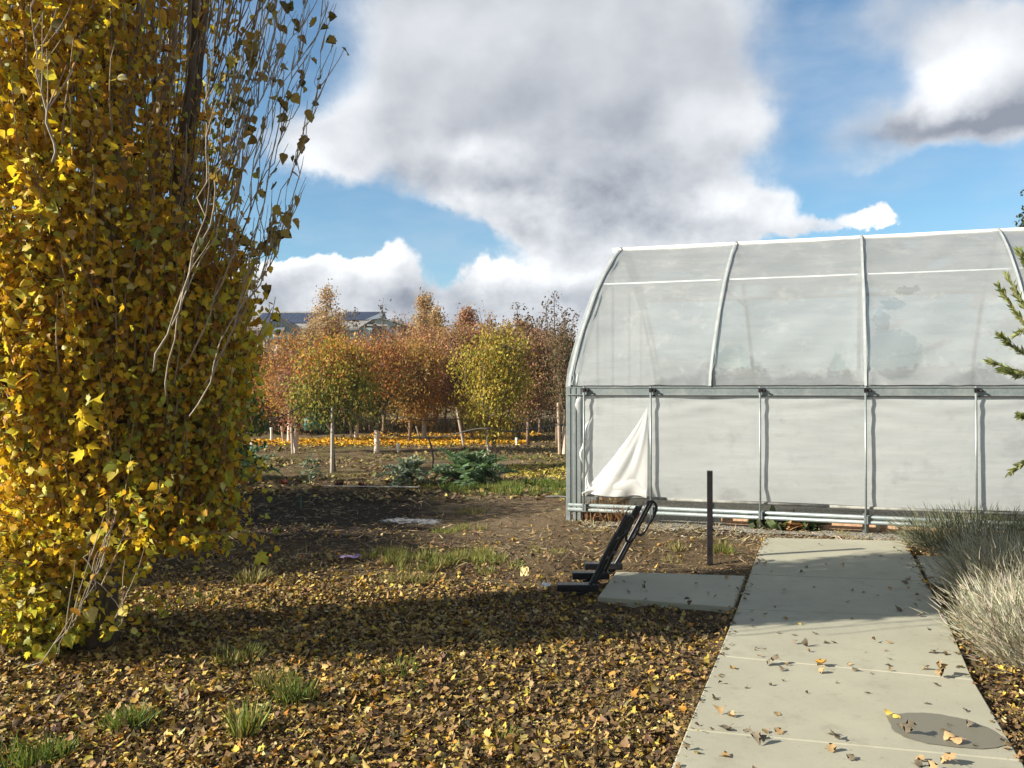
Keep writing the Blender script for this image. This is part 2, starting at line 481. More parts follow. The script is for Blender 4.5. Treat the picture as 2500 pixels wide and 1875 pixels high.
def mat_film(name, roof=False):
    """milky greenhouse plastic: scatters light both ways, a little see-through, with clearer wet patches"""
    m, nt, out = new_mat(name)
    tcn = N(nt, 'ShaderNodeTexCoord')
    ob = tcn.outputs['Object']
    streak = NOISE(nt, VM(nt, 'MULTIPLY', ob, (1.0, 1.0, 6.0)), 1.6, 3, 0.5)[0]
    fine = NOISE(nt, ob, 9, 7, 0.7)[0]
    c = MIX(nt, MR(nt, streak, .3, .7), ((.59, .63, .645) if roof else (.72, .75, .75)), ((.66, .69, .70) if roof else (.79, .82, .815)))
    c = MIX(nt, M(nt, 'MULTIPLY', MR(nt, fine, .5, .75), .35), c, (.54, .56, .56))
    if roof:
        sepn = N(nt, 'ShaderNodeSeparateXYZ'); nt.links.new(ob, sepn.inputs[0])
        X, Z = sepn.outputs[0], sepn.outputs[2]
        wob = M(nt, 'MULTIPLY', M(nt, 'SUBTRACT', NOISE(nt, ob, 5, 5, .6)[0], .5), .35)
        wet = None
        def upd(v):
            nonlocal wet
            wet = v if wet is None else M(nt, 'MAXIMUM', wet, v)
        def hill(cx, hw, top):     # a low mound-shaped wet patch standing on the hip board
            q = M(nt, 'DIVIDE', M(nt, 'SUBTRACT', X, cx), hw)
            h = M(nt, 'MULTIPLY', M(nt, 'EXPONENT', M(nt, 'MULTIPLY', M(nt, 'MULTIPLY', q, q), -1.0)), top)
            upd(MR(nt, M(nt, 'ADD', M(nt, 'SUBTRACT', M(nt, 'ADD', h, 1.66), Z), wob), 0.0, 0.11))
        hill(1.95, .42, .50); hill(2.6, .40, .18); hill(1.45, .35, .15); hill(4.55, .30, .26); hill(3.12, .13, .42)
        def oval(cx, cz, rx, rz):
            q = M(nt, 'DIVIDE', M(nt, 'ADD', M(nt, 'SUBTRACT', X, cx), wob), rx)
            r = M(nt, 'DIVIDE', M(nt, 'ADD', M(nt, 'SUBTRACT', Z, cz), wob), rz)
            upd(MR(nt, M(nt, 'SUBTRACT', 1.0, M(nt, 'ADD', M(nt, 'MULTIPLY', q, q), M(nt, 'MULTIPLY', r, r))), 0.0, 0.35))
        oval(3.72, 2.0, .30, .33); oval(3.64, 2.38, .09, .20); oval(3.78, 2.62, .17, .07); oval(3.98, 2.80, .15, .05)
        wet = M(nt, 'MULTIPLY', wet, .20)
        smear = MR(nt, NOISE(nt, VM(nt, 'MULTIPLY', ob, (1.0, 1, .55)), 3.4, 7, .7)[0], .52, .70)
        smear = M(nt, 'MULTIPLY', smear, .8)
    else:
        wet = M(nt, 'MULTIPLY', MR(nt, NOISE(nt, ob, 1.7, 4, .6)[0], .55, .75), .25)
        smear = M(nt, 'MULTIPLY', MR(nt, streak, .45, .7), .2)
    c = MIX(nt, smear, c, (.80, .81, .80))
    d = N(nt, 'ShaderNodeBsdfDiffuse'); nt.links.new(c, d.inputs[0])
    t = N(nt, 'ShaderNodeBsdfTranslucent'); nt.links.new(c, t.inputs[0])
    g = N(nt, 'ShaderNodeBsdfGlossy'); g.inputs[1].default_value = .32
    g.inputs[0].default_value = (.9, .9, .9, 1)
    tr = N(nt, 'ShaderNodeBsdfTransparent'); tr.inputs[0].default_value = (.93, .93, .93, 1)
    a = N(nt, 'ShaderNodeMixShader'); a.inputs[0].default_value = .50
    nt.links.new(d.outputs[0], a.inputs[1]); nt.links.new(t.outputs[0], a.inputs[2])
    b = N(nt, 'ShaderNodeMixShader')
    trf = M(nt, 'ADD', .33 if roof else .16, wet)
    nt.links.new(trf, b.inputs[0])
    nt.links.new(a.outputs[0], b.inputs[1]); nt.links.new(tr.outputs[0], b.inputs[2])
    fr = N(nt, 'ShaderNodeLayerWeight'); fr.inputs[0].default_value = .25
    e = N(nt, 'ShaderNodeMixShader')
    nt.links.new(M(nt, 'MULTIPLY', fr.outputs['Fresnel'], .8), e.inputs[0])
    nt.links.new(b.outputs[0], e.inputs[1]); nt.links.new(g.outputs[0], e.inputs[2])
    bn = N(nt, 'ShaderNodeBump'); bn.inputs['Strength'].default_value = .5 if roof else .3; bn.inputs['Distance'].default_value = .05 if roof else .02
    mp = N(nt, 'ShaderNodeMapping'); mp.inputs['Rotation'].default_value = (0, rad(24 if roof else 16), 0); mp.inputs['Scale'].default_value = (.55, .55, 3.6)
    nt.links.new(ob, mp.inputs['Vector'])
    mp2 = N(nt, 'ShaderNodeMapping'); mp2.inputs['Rotation'].default_value = (0, rad(-50), 0); mp2.inputs['Scale'].default_value = (.5, .5, 4.0)
    nt.links.new(ob, mp2.inputs['Vector'])
    fa = NOISE(nt, mp.outputs[0], 2.2, 3, .5)[0]; fb = NOISE(nt, mp2.outputs[0], 2.6, 3, .5)[0]
    hgt = M(nt, 'ADD', M(nt, 'POWER', fa, 2.0), M(nt, 'MULTIPLY', M(nt, 'POWER', fb, 3.0), 1.0))
    nt.links.new(hgt, bn.inputs['Height'])
    for q in (d, t, g): nt.links.new(bn.outputs[0], q.inputs['Normal'])
    nt.links.new(e.outputs[0], out.inputs[0])
    return m

def mat_concrete(name, base=(.375, .36, .272)):
    m, nt, out = new_mat(name)
    b = N(nt, 'ShaderNodeBsdfPrincipled')
    tcn = N(nt, 'ShaderNodeTexCoord')
    ob = tcn.outputs['Object']
    f = NOISE(nt, ob, 1.6, 6, 0.65)[0]
    g = NOISE(nt, ob, 120, 4, 0.6)[0]
    k = NOISE(nt, ob, 14, 6, 0.7)[0]
    c = MIX(nt, MR(nt, f, .3, .7), [x * .90 for x in base], [x * 1.06 for x in base])
    c = MIX(nt, M(nt, 'MULTIPLY', MR(nt, g, .35, .75), .22), c, [x * .72 for x in base])
    c = MIX(nt, M(nt, 'MULTIPLY', MR(nt, k, .55, .75), .38), c, (.26, .235, .175))
    st = NOISE(nt, ob, 3.7, 7, 0.72)[0]
    c = MIX(nt, M(nt, 'MULTIPLY', MR(nt, st, .54, .66), .30), c, (.22, .20, .155))
    sp = NOISE(nt, ob, 46, 3, 0.5)[0]
    c = MIX(nt, M(nt, 'MULTIPLY', MR(nt, sp, .68, .74), .45), c, (.16, .13, .09))
    nt.links.new(c, b.inputs['Base Color'])
    b.inputs['Roughness'].default_value = .82
    bn = N(nt, 'ShaderNodeBump'); bn.inputs['Strength'].default_value = .25; bn.inputs['Distance'].default_value = .004
    nt.links.new(g, bn.inputs['Height']); nt.links.new(bn.outputs[0], b.inputs['Normal'])
    nt.links.new(b.outputs[0], out.inputs[0])
    return m

def mat_ground(name):
    m, nt, out = new_mat(name)
    b = N(nt, 'ShaderNodeBsdfPrincipled')
    tcn = N(nt, 'ShaderNodeTexCoord')
    ob = tcn.outputs['Object']
    big = NOISE(nt, ob, .35, 5, .6)[0]
    mid = NOISE(nt, ob, 2.6, 6, .65)[0]
    fine = NOISE(nt, ob, 26, 8, .7)[0]
    straw = NOISE(nt, VM(nt, 'MULTIPLY', ob, (1, 4, 1)), 22, 6, .75)[0]
    c = MIX(nt, MR(nt, mid, .35, .65), (.11, .072, .040), (.23, .165, .09))
    c = MIX(nt, M(nt, 'MULTIPLY', MR(nt, straw, .5, .7), .6), c, (.34, .26, .14))
    c = MIX(nt, M(nt, 'MULTIPLY', MR(nt, fine, .5, .72), .55), c, (.045, .030, .018))
    sepn = N(nt, 'ShaderNodeSeparateXYZ'); nt.links.new(ob, sepn.inputs[0])
    farm = MR(nt, sepn.outputs[1], 11, 18)
    gr = M(nt, 'MULTIPLY', MR(nt, big, .48, .62), farm)
    c = MIX(nt, M(nt, 'MULTIPLY', gr, .55), c, (.12, .13, .035))
    # planting bed: dark earth with the black of the shrubs' shade painted in
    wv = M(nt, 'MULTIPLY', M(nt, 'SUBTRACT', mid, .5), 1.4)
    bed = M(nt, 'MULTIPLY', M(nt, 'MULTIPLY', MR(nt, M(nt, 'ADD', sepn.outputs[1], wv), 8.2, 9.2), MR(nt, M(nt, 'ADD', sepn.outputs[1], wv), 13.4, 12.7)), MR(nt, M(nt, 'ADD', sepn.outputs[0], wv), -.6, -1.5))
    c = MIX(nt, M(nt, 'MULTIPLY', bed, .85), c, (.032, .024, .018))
    # worn tan path beside the greenhouse
    q = M(nt, 'ADD', M(nt, 'SUBTRACT', sepn.outputs[0], -.1), M(nt, 'MULTIPLY', M(nt, 'SUBTRACT', mid, .5), 1.6))
    tan = M(nt, 'MULTIPLY', MR(nt, M(nt, 'ABSOLUTE', q), .9, .3), MR(nt, sepn.outputs[1], 7.2, 8.6))
    c = MIX(nt, M(nt, 'MULTIPLY', tan, .6), c, (.27, .20, .125))
    nt.links.new(c, b.inputs['Base Color'])
    b.inputs['Roughness'].default_value = .95
    b.inputs['Specular IOR Level'].default_value = .15
    bn = N(nt, 'ShaderNodeBump'); bn.inputs['Strength'].default_value = 1.0; bn.inputs['Distance'].default_value = .05
    nt.links.new(M(nt, 'ADD', fine, straw), bn.inputs['Height']); nt.links.new(bn.outputs[0], b.inputs['Normal'])
    nt.links.new(b.outputs[0], out.inputs[0])
    return m

def mat_gravel(name):
    m, nt, out = new_mat(name)
    b = N(nt, 'ShaderNodeBsdfPrincipled')
    tcn = N(nt, 'ShaderNodeTexCoord')
    vo = N(nt, 'ShaderNodeTexVoronoi'); vo.inputs['Scale'].default_value = 38
    nt.links.new(tcn.outputs['Object'], vo.inputs['Vector'])
    c = MIX(nt, vo.outputs['Color'], (.13, .12, .10), (.36, .33, .27))
    nt.links.new(c, b.inputs['Base Color']); b.inputs['Roughness'].default_value = .9
    bn = N(nt, 'ShaderNodeBump'); bn.inputs['Strength'].default_value = 1; bn.inputs['Distance'].default_value = .02; bn.invert = True
    nt.links.new(vo.outputs['Distance'], bn.inputs['Height']); nt.links.new(bn.outputs[0], b.inputs['Normal'])
    nt.links.new(b.outputs[0], out.inputs[0])
    return m

M_LEAF = mat_leaf('poplar_leaf', .56, .5, .18)
M_LEAF2 = mat_leaf('orchard_leaf', .40, .6, .1)
M_DRY = mat_leaf('dry_leaf', .12, .65, .12)
M_GRASS = mat_leaf('grass_blade', .35, .6, .1)
M_GREY = mat_leaf('grey_foliage', .2, .8, .05)
M_BARKD = mat_bark('dark_bark', (.06, .045, .03), (.16, .12, .08))
M_BARKL = mat_bark('pale_bark', (.25, .20, .14), (.42, .36, .27), 40)
M_BARKB = mat_bark('brown_bark', (.13, .09, .06), (.26, .18, .12), 30)
M_GALV = mat_galv('galvanised_steel')
M_ROOF = mat_film('greenhouse_film', True)
M_SIDE = mat_film('curtain_film', False)
def mat_flap():
    m, nt, out = new_mat('torn_sheet')
    d = N(nt, 'ShaderNodeBsdfDiffuse'); d.inputs[0].default_value = (.86, .86, .84, 1)
    t = N(nt, 'ShaderNodeBsdfTranslucent'); t.inputs[0].default_value = (.86, .86, .84, 1)
    g = N(nt, 'ShaderNodeBsdfGlossy'); g.inputs[1].default_value = .3
    tr = N(nt, 'ShaderNodeBsdfTransparent')
    a = N(nt, 'ShaderNodeMixShader'); a.inputs[0].default_value = .35
    nt.links.new(d.outputs[0], a.inputs[1]); nt.links.new(t.outputs[0], a.inputs[2])
    b = N(nt, 'ShaderNodeMixShader'); b.inputs[0].default_value = .06
    nt.links.new(a.outputs[0], b.inputs[1]); nt.links.new(g.outputs[0], b.inputs[2])
    c = N(nt, 'ShaderNodeMixShader'); c.inputs[0].default_value = .18
    nt.links.new(b.outputs[0], c.inputs[1]); nt.links.new(tr.outputs[0], c.inputs[2])
    nt.links.new(c.outputs[0], out.inputs[0])
    return m
M_FLAP = mat_flap()
M_STRIP = mat_plain('white_strip', (.40, .43, .425), .6, 0, 6, .12)
M_WHITE = mat_leaf('white_sheet', .3, .4, .3)
M_CONC = mat_concrete('concrete')
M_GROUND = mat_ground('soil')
M_GRAVEL = mat_gravel('gravel')
M_BLACK = mat_plain('black_metal', (.012, .013, .016), .38, .3, 50, .3, coat=.2)
M_RUST = mat_plain('dark_post_steel', (.016, .012, .014), .55, .3, 14, .5)
M_WOOD = mat_bark('weathered_wood', (.36, .27, .19), (.52, .42, .31), 30)
M_STAKE = mat_bark('grey_stake_wood', (.30, .26, .22), (.48, .43, .37), 40)
M_PLANK = mat_bark('new_plank_wood', (.50, .30, .18), (.64, .42, .27), 30)
M_GUARD = mat_plain('tree_guard_card', (.66, .52, .40), .7, 0, 20, .12)
M_PVC = mat_plain('white_pipe', (.80, .80, .76), .4, 0, 30, .06)
M_HOSE = mat_plain('black_hose', (.05, .045, .04), .6, 0, 30, .2)
M_TEAL = mat_plain('teal_plastic', (.05, .22, .17), .45, 0, 12, .25)

M_ROLL = mat_plain('shaded_film_roll', (.22, .22, .20), .7, 0, 9, .35)  # plain grey, the roll's dark shading put into its colour
# ------------------------------------------------------------------ ground
def path_poly():
    L = [(1648, 1163), (1618, 1243), (1590, 1318), (1549, 1419), (1481, 1579)]
    R = [(1955, 1170), (1999, 1257), (2043, 1337), (2102, 1472), (2206, 1647)]
    Lp = [P(*q) for q in L]; Rp = [P(*q) for q in R]
    dl = Lp[-1] - Lp[-2]; dr = Rp[-1] - Rp[-2]
    dd = Vector((-.3535, -.9354, 0)) * 1.08
    for k in range(3):
        Lp.append(Lp[-1] + dd); Rp.append(Rp[-1] + dd)
    return Lp, Rp
PL, PR = path_poly()
SLAB = [P(1330, 1236), P(1611, 1245), P(1585, 1313), P(1290, 1290)]

def inside_convex(pts, poly):
    s = None
    n = len(poly)
    ok_p = np.ones(len(pts), bool); ok_n = np.ones(len(pts), bool)
    for i in range(n):
        a = poly[i]; b = poly[(i + 1) % n]
        cr = (b.x - a.x) * (pts[:, 1] - a.y) - (b.y - a.y) * (pts[:, 0] - a.x)
        ok_p &= cr >= 0; ok_n &= cr <= 0
    return ok_p | ok_n
PATH_POLY = [PL[0], PR[0], PR[-1], PL[-1]]
def on_path(pts, shrink=0.0):
    return inside_convex(pts, PATH_POLY) | inside_convex(pts, SLAB)

GH_O = Vector((.73, 10.28, 0)); GH_A = rad(17.3)
GU = Vector((math.cos(GH_A), -math.sin(GH_A), 0)); GV = Vector((math.sin(GH_A), math.cos(GH_A), 0))
def gh_local(pts):
    d = pts[:, :2] - np.array([GH_O.x, GH_O.y])
    return d @ np.array([GU.x, GU.y]), d @ np.array([GV.x, GV.y])

def ground_z(pts):
    p = np.asarray(pts, float)[:, :2]
    z = (vnoise(p, .7, 3) - .5) * .07 + (vnoise(p, 2.6, 5) - .5) * .045 + (vnoise(p, 7.0, 7) - .5) * .02
    fade = np.clip((60 - p[:, 1]) / 30, 0, 1)
    # keep it low under the slabs and level under the greenhouse
    g = np.ones(len(p))
    dpath = np.full(len(p), 9.0)
    for poly in (PATH_POLY, SLAB):
        c = sum(poly, Vector()) / 4
        ins = inside_convex(p, [c + (q - c) * 1.06 for q in poly])
        g[ins] = 0.0
    lx, ly = gh_local(p)
    g[(lx > -.3) & (ly > -.5) & (ly < 9)] *= .2
    return z * g * fade - .035

def make_ground():
    xs = np.concatenate([-np.geomspace(9, 900, 26)[::-1], np.arange(-8.8, 9, .11), np.geomspace(9.1, 900, 26)])
    ys = np.concatenate([-np.geomspace(2, 300, 14)[::-1], np.arange(-1.5, 16, .11), np.geomspace(16.1, 1500, 60)])
    X, Y = np.meshgrid(xs, ys)
    pts = np.stack([X.ravel(), Y.ravel()], axis=1)
    z = ground_z(pts)
    V = np.concatenate([pts, z[:, None]], axis=1)
    nx, ny = len(xs), len(ys)
    ii = np.arange(nx * ny).reshape(ny, nx)
    q = np.stack([ii[:-1, :-1], ii[:-1, 1:], ii[1:, 1:], ii[1:, :-1]], axis=-1).reshape(-1, 4)
    me = bpy.data.meshes.new('ground')
    me.from_pydata(V.tolist(), [], q.tolist())
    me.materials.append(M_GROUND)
    me.polygons.foreach_set('use_smooth', [True] * len(me.polygons))
    me.update()
    o = bpy.data.objects.new('ground', me); COL.objects.link(o)
    tag(o, 'brown soil of the yard and orchard with dry straw', kind='structure')
make_ground()

# concrete path: cast panels with open joints
def slab_panel(mb, quad, top=0.012, th=.12, inset=.005):
    c = sum(quad, Vector()) / len(quad)
    q = []
    for p in quad:
        d = (p - c); q.append(p - d.normalized() * inset)
    b = [(p.x, p.y, top - th) for p in q]
    i1 = [(p.x, p.y, top - .006) for p in q]
    i2 = [((p - (p - c).normalized() * .009).x, (p - (p - c).normalized() * .009).y, top) for p in q]
    n = len(q)
    f = [tuple(range(2 * n, 3 * n))]
    for k in range(n):
        k2 = (k + 1) % n
        f.append((k, k2, n + k2, n + k)); f.append((n + k, n + k2, 2 * n + k2, 2 * n + k))
    mb.add(b + i1 + i2, f)
mb = MB()
for k in range(len(PL) - 1):
    slab_panel(mb, [PL[k], PL[k + 1], PR[k + 1], PR[k]], inset=.004)
slab_panel(mb, SLAB, top=.008)
e1, e2 = P(1978, 1200), P(2008, 1260)
slab_panel(mb, [e1, e2, e2 + Vector((1.1, -.25, 0)), e1 + Vector((1.1, -.25, 0))], top=.006)
o = mb.build('path', M_CONC)
tag(o, 'pale concrete path of cast panels leading to the greenhouse', kind='structure')

# wet stain on the path
m, nt, out = new_mat('wet_concrete')
b_ = N(nt, 'ShaderNodeBsdfPrincipled'); b_.inputs['Base Color'].default_value = (.175, .162, .118, 1); b_.inputs['Roughness'].default_value = .42
tcn = N(nt, 'ShaderNodeTexCoord')
bn = N(nt, 'ShaderNodeBump'); bn.inputs['Strength'].default_value = .3; bn.inputs['Distance'].default_value = .004
nt.links.new(NOISE(nt, tcn.outputs['Object'], 110, 4, .6)[0], bn.inputs['Height']); nt.links.new(bn.outputs[0], b_.inputs['Normal'])
nt.links.new(b_.outputs[0], out.inputs[0])
WET = m
outl = [(1912, 1545), (1925, 1540), (1975, 1537), (2030, 1541), (2085, 1552), (2135, 1570), (2168, 1592), (2176, 1606), (2150, 1613), (2120, 1616), (2060, 1611), (2000, 1604), (1950, 1590), (1925, 1575), (1922, 1560)]
rng = np.random.default_rng(5)
ol = []
for i in range(len(outl)):
    a = Vector((*outl[i], 0)); b2 = Vector((*outl[(i + 1) % len(outl)], 0))
    for t in (0, .33, .66):
        q = a.lerp(b2, t); ol.append((q.x + rng.normal(0, 1.2), q.y + rng.normal(0, .5)))
mbw = MB()
mbw.add([tuple(P(x, y, .0155)) for x, y in ol], [tuple(range(len(ol)))[::-1]])
o = mbw.build('water_stain', WET)
tag(o, 'dark damp water patch on the concrete path', kind='structure')

# gravel bed in and around the greenhouse
mb = MB()
def ghw(x, y, z=0): return tuple(GH_O + GU * x + GV * y + Vector((0, 0, z)))
rng = np.random.default_rng(9)
pts = [ghw(t, -.32 + rng.normal(0, .07), -.024) for t in np.linspace(.5, 10.6, 30)] + [ghw(10.6, 5.3, -.024), ghw(.3, 5.3, -.024)]
mb.add(pts, [tuple(range(len(pts)))])
o = mb.build('gravel', M_GRAVEL)
tag(o, 'grey gravel floor of the greenhouse', kind='structure')

# ------------------------------------------------------------------ greenhouse
gh = empty('greenhouse', GH_O, -GH_A)
tag(gh, 'long plastic covered greenhouse on a galvanised steel frame', 'greenhouse')
PROF = [(0, 1.62), (.07, 1.80), (.22, 2.02), (.56, 2.37), (1.08, 2.86), (1.67, 3.28), (2.1, 3.53), (2.5, 3.72)]
HALF = 2.5
PURL = 1.35
def prof(s):
    ss = [p[0] for p in PROF]; hh = [p[1] for p in PROF]
    return float(np.interp(s, ss, hh))
# smoothed profile by arc sampling
prof_pts = []
NPF = 28
for i in range(NPF + 1):
    s = HALF * (i / NPF) ** 1.25
    w = .12
    h = np.mean([prof(max(0, min(HALF, s + d))) for d in (-w, -w / 2, 0, w / 2, w)]) if 0 < i < NPF else prof(s)
    prof_pts.append((s, float(h)))
full = prof_pts + [(2 * HALF - s, h) for s, h in prof_pts[::-1][1:]]
BAY = 1.70; NB = 7; LEN = BAY * (NB - 1)
# roof film as a swept sheet, stretched tight over the bows and sagging between them
def roof_film():
    xs = np.arange(-.06, LEN + .061, .06)
    np_ = len(full)
    V = np.zeros((len(xs) * np_, 3))
    k = 0
    fp = np.array(full)
    d = np.gradient(fp, axis=0); nrm = np.stack([-d[:, 1], d[:, 0]], axis=1)
    nrm /= np.linalg.norm(nrm, axis=1, keepdims=True)
    nrm[nrm[:, 1] < 0] *= -1
    for x in xs:
        f = (x / BAY) % 1.0
        sag = -.030 * math.sin(math.pi * f) ** .8
        bow = .010 * math.exp(-((min(f, 1 - f)) / .03) ** 2)
        pts2 = np.stack([np.full(np_, x), fp[:, 0], fp[:, 1]], axis=1)
        pq = pts2.copy(); pq[:, 0] = pts2[:, 0] * .9 + fp[:, 1] * 1.1; pq[:, 2] = fp[:, 1] * 3.0 - pts2[:, 0] * 1.3
        wr = ((vnoise(pts2, 2.2, 11) - .5) * .05 + (vnoise(pq[:, [0, 2]], 1.7, 19) - .5) * .05) * math.sin(math.pi * f) ** .5 if 0 < f < 1 else np.zeros(np_)
        # diagonal creases gathered at the foot of each bow
        dd = min(f, 1 - f) * BAY
        cre = np.sin((np.arctan2(np.maximum(fp[:, 1] - 1.6, .001), dd + .02)) * 16) * .022 * np.exp(-((fp[:, 1] - 1.6) / .45) ** 2) * math.exp(-dd / .3)
        s_abs = np.minimum(fp[:, 0], 2 * HALF - fp[:, 0])
        rest = 1 - .95 * np.exp(-((s_abs - PURL) / .22) ** 2) - .9 * np.exp(-((s_abs - HALF) / .2) ** 2)
        off = (sag + wr * 0) * rest * np.clip((fp[:, 1] - 1.6) * 3, 0, 1) + wr * rest * np.clip((fp[:, 1] - 1.6) * 3, 0, 1) + bow + .02 + cre
        V[k:k + np_, 0] = x
        V[k:k + np_, 1] = fp[:, 0] + nrm[:, 0] * off
        V[k:k + np_, 2] = fp[:, 1] + nrm[:, 1] * off
        k += np_
    ii = np.arange(len(V)).reshape(len(xs), np_)
    q = np.stack([ii[:-1, :-1], ii[1:, :-1], ii[1:, 1:], ii[:-1, 1:]], axis=-1).reshape(-1, 4)
    mb = MB(); mb.add(V, [tuple(r) for r in q.tolist()])
    return mb.build('roof_film', M_ROOF, gh, smooth=True)
roof_film()
# bows (each one its own part)
for k in range(NB):
    for dx in ((0, .085) if k == 0 else (0,)):
        mb = MB()
        mb.tube([(k * BAY + dx, s, h - .012) for s, h in full], .030, 8)
        mb.build('bow', M_GALV, gh, smooth=True)
# legs of the bows, front and back
for side in (0, 1):
    yy = .065 if side == 0 else 2 * HALF - .065
    for k in range(NB):
        if k == 0:
            for dx, w in ((-.02, .055), (.06, .035), (.12, .04)):
                mb = MB(); mb.box((dx, yy - (.075 if side == 0 else -.075), .78), (w, .05, 1.66), mi=0); mb.build('post', M_GALV, gh, bevel=.003)
        else:
            mb = MB(); mb.tube([(k * BAY, yy, -.05), (k * BAY, yy, 1.62)], .036, 10); mb.build('post', M_GALV, gh, smooth=True)
# end-wall uprights and film on the far gable and the near gable
for xe in (0.0, LEN):
    for s in (1.2, 2.0, 3.0, 3.8):
        mb = MB(); mb.tube([(xe, s, 0), (xe, s, prof(min(s, 2 * HALF - s)) - .03)], .022, 6); mb.build('end_stud', M_GALV, gh)
    mb = MB()
    ptsE = [(xe + (.03 if xe else -.045), s, h + .01) for s, h in full]
    n = len(ptsE)
    mb.add(ptsE + [(p[0], p[1], .06) for p in ptsE], [(i, i + 1, n + i + 1, n + i) for i in range(n - 1)])
    mb.build('end_film', M_SIDE, gh)
# purlins and ridge
for s in (PURL, 2 * HALF - PURL):
    sg_ = -1 if s < HALF else 1
    mb = MB(); mb.tube([(-.02, s + sg_ * .003, prof(PURL) - .006), (LEN, s + sg_ * .003, prof(PURL) - .006)], .028, 10); mb.build('purlin', M_STRIP, gh, smooth=True)
mb = MB(); mb.tube([(-.12, HALF, 3.715), (LEN + .1, HALF, 3.715)], .045, 10); mb.build('ridge_pipe', mat_plain('ridge_cloth', (.74, .73, .66), .8, 0, 8, .08), gh, smooth=True)
# added pale strip over each bow, standing for film whitened where it wraps
for k in range(NB):
    mb = MB(); fp_ = full; V = []
    for s, h in fp_:
        V += [(k * BAY - .014, s, h), (k * BAY + .014, s, h)]
    fpa = np.array(fp_); dd_ = np.gradient(fpa, axis=0); nn_ = np.stack([-dd_[:, 1], dd_[:, 0]], 1); nn_ /= np.linalg.norm(nn_, axis=1, keepdims=True)
    V = np.array(V); V[0::2, 1:] += nn_ * .056; V[1::2, 1:] += nn_ * .056
    mb.add(V, [(2 * i, 2 * i + 1, 2 * i + 3, 2 * i + 2) for i in range(len(fp_) - 1)])
    mb.build('bow_whitening', M_STRIP, gh, smooth=True)
# collar ties inside
for k in range(1, NB):
    mb = MB(); mb.tube([(k * BAY, 1.2, 2.93), (k * BAY, 2 * HALF - 1.2, 2.93)], .02, 6); mb.build('cross_tie', M_GALV, gh)
# hip boards
for yy, sg in ((-.012, -1), (2 * HALF + .012, 1)):
    mb = MB(); mb.box((LEN / 2, yy, 1.575), (LEN + .10, .028, .105)); mb.box((LEN / 2, yy + sg * .018, 1.527), (LEN + .1, .012, .012)); mb.box((LEN / 2, yy + sg * .018, 1.618), (LEN + .1, .012, .014))
    mb.build('hip_board', M_GALV, gh, bevel=.002)
mb = MB()
rngl = np.random.default_rng(3)
pp = [(x, -.03, 1.638 + rngl.normal(0, .0025)) for x in np.arange(0, LEN, .12)]
mb.tube(pp, .006, 5); mb.build('locking_wire', M_HOSE, gh)
mb = MB(); mb.tube([(-.02, -.034, 1.518), (LEN, -.034, 1.518)], .008, 6); mb.build('locking_rail', M_HOSE, gh)
# side curtains
def curtain(y0, zb, zt, x0, x1, seed, name='curtain', amp=1.0):
    xs = np.arange(x0, x1, .045); zs = np.linspace(zb, zt, 40)
    X, Z = np.meshgrid(xs, zs)
    p = np.stack([X.ravel(), np.zeros(X.size), Z.ravel()], axis=1)
    h = (zt - p[:, 2]) / (zt - zb)
    f = (p[:, 0] / (BAY)) % 1.0
    sag = np.sin(np.pi * f) * .03
    # shallow swags: folds that run slantwise from the top fixings
    q = p.copy(); q[:, 0] = p[:, 0] * .6 + p[:, 2] * .5; q[:, 2] = p[:, 2] * 2.4 - p[:, 0] * .25
    fold = (vnoise(q[:, [0, 2]], 2.2, seed) - .5) * .010 + (vnoise(q[:, [0, 2]], 6.0, seed + 1) - .5) * .003
    swag = .007 * np.sin(34 * (p[:, 2] + .12 * np.sin(np.pi * f) + .02 * p[:, 0])) * np.exp(-((h - .08) / .13) ** 2)
    low = .003 * np.sin(26 * (p[:, 0] * .7 + p[:, 2])) * np.exp(-((1 - h) / .16) ** 2)
    edge = np.clip(np.minimum(h, 1 - h) * 8, 0, 1)
    p[:, 1] = y0 + (fold * edge + swag + low) * amp - .5 * sag * edge
    p[:, 2] -= np.where(h > .97, (f - .5) ** 2 * 0 + (vnoise(p[:, [0, 0]], .8, 4) - .5) * .03, 0)
    ii = np.arange(len(p)).reshape(len(zs), len(xs))
    fc = np.stack([ii[:-1, :-1], ii[:-1, 1:], ii[1:, 1:], ii[1:, :-1]], axis=-1).reshape(-1, 4)
    mb = MB(); mb.add(p, [tuple(r) for r in fc.tolist()])
    return mb.build(name, M_SIDE, gh, smooth=True)
curtain(-.004, .285, 1.55, .10, LEN - .02, 21)
curtain(2 * HALF - .045, .10, 1.55, .0, LEN, 31)
# roll pipe wrapped in the foot of the curtain, in runs
for x0, x1, z in ((.1, 1.18, .285), (1.2, 3.0, .272), (3.02, 5.2, .265), (5.22, LEN, .26)):
    mb = MB(); mb.tube([(x0, -.01, z), (x1, -.01, z - .006)], .017, 8); mb.build('roll_pipe', M_ROLL, gh, smooth=True)
# lower rails
for z, y in ((.160, -.02), (.105, -.035)):
    mb = MB(); mb.tube([(-.02, y, z), (LEN, y, z)], .024, 8); mb.build('base_rail', M_GALV, gh, smooth=True)
for side_y in (2 * HALF - .02,):
    mb = MB(); mb.tube([(0, side_y, .12), (LEN, side_y, .12)], .024, 8); mb.build('base_rail', M_GALV, gh, smooth=True)
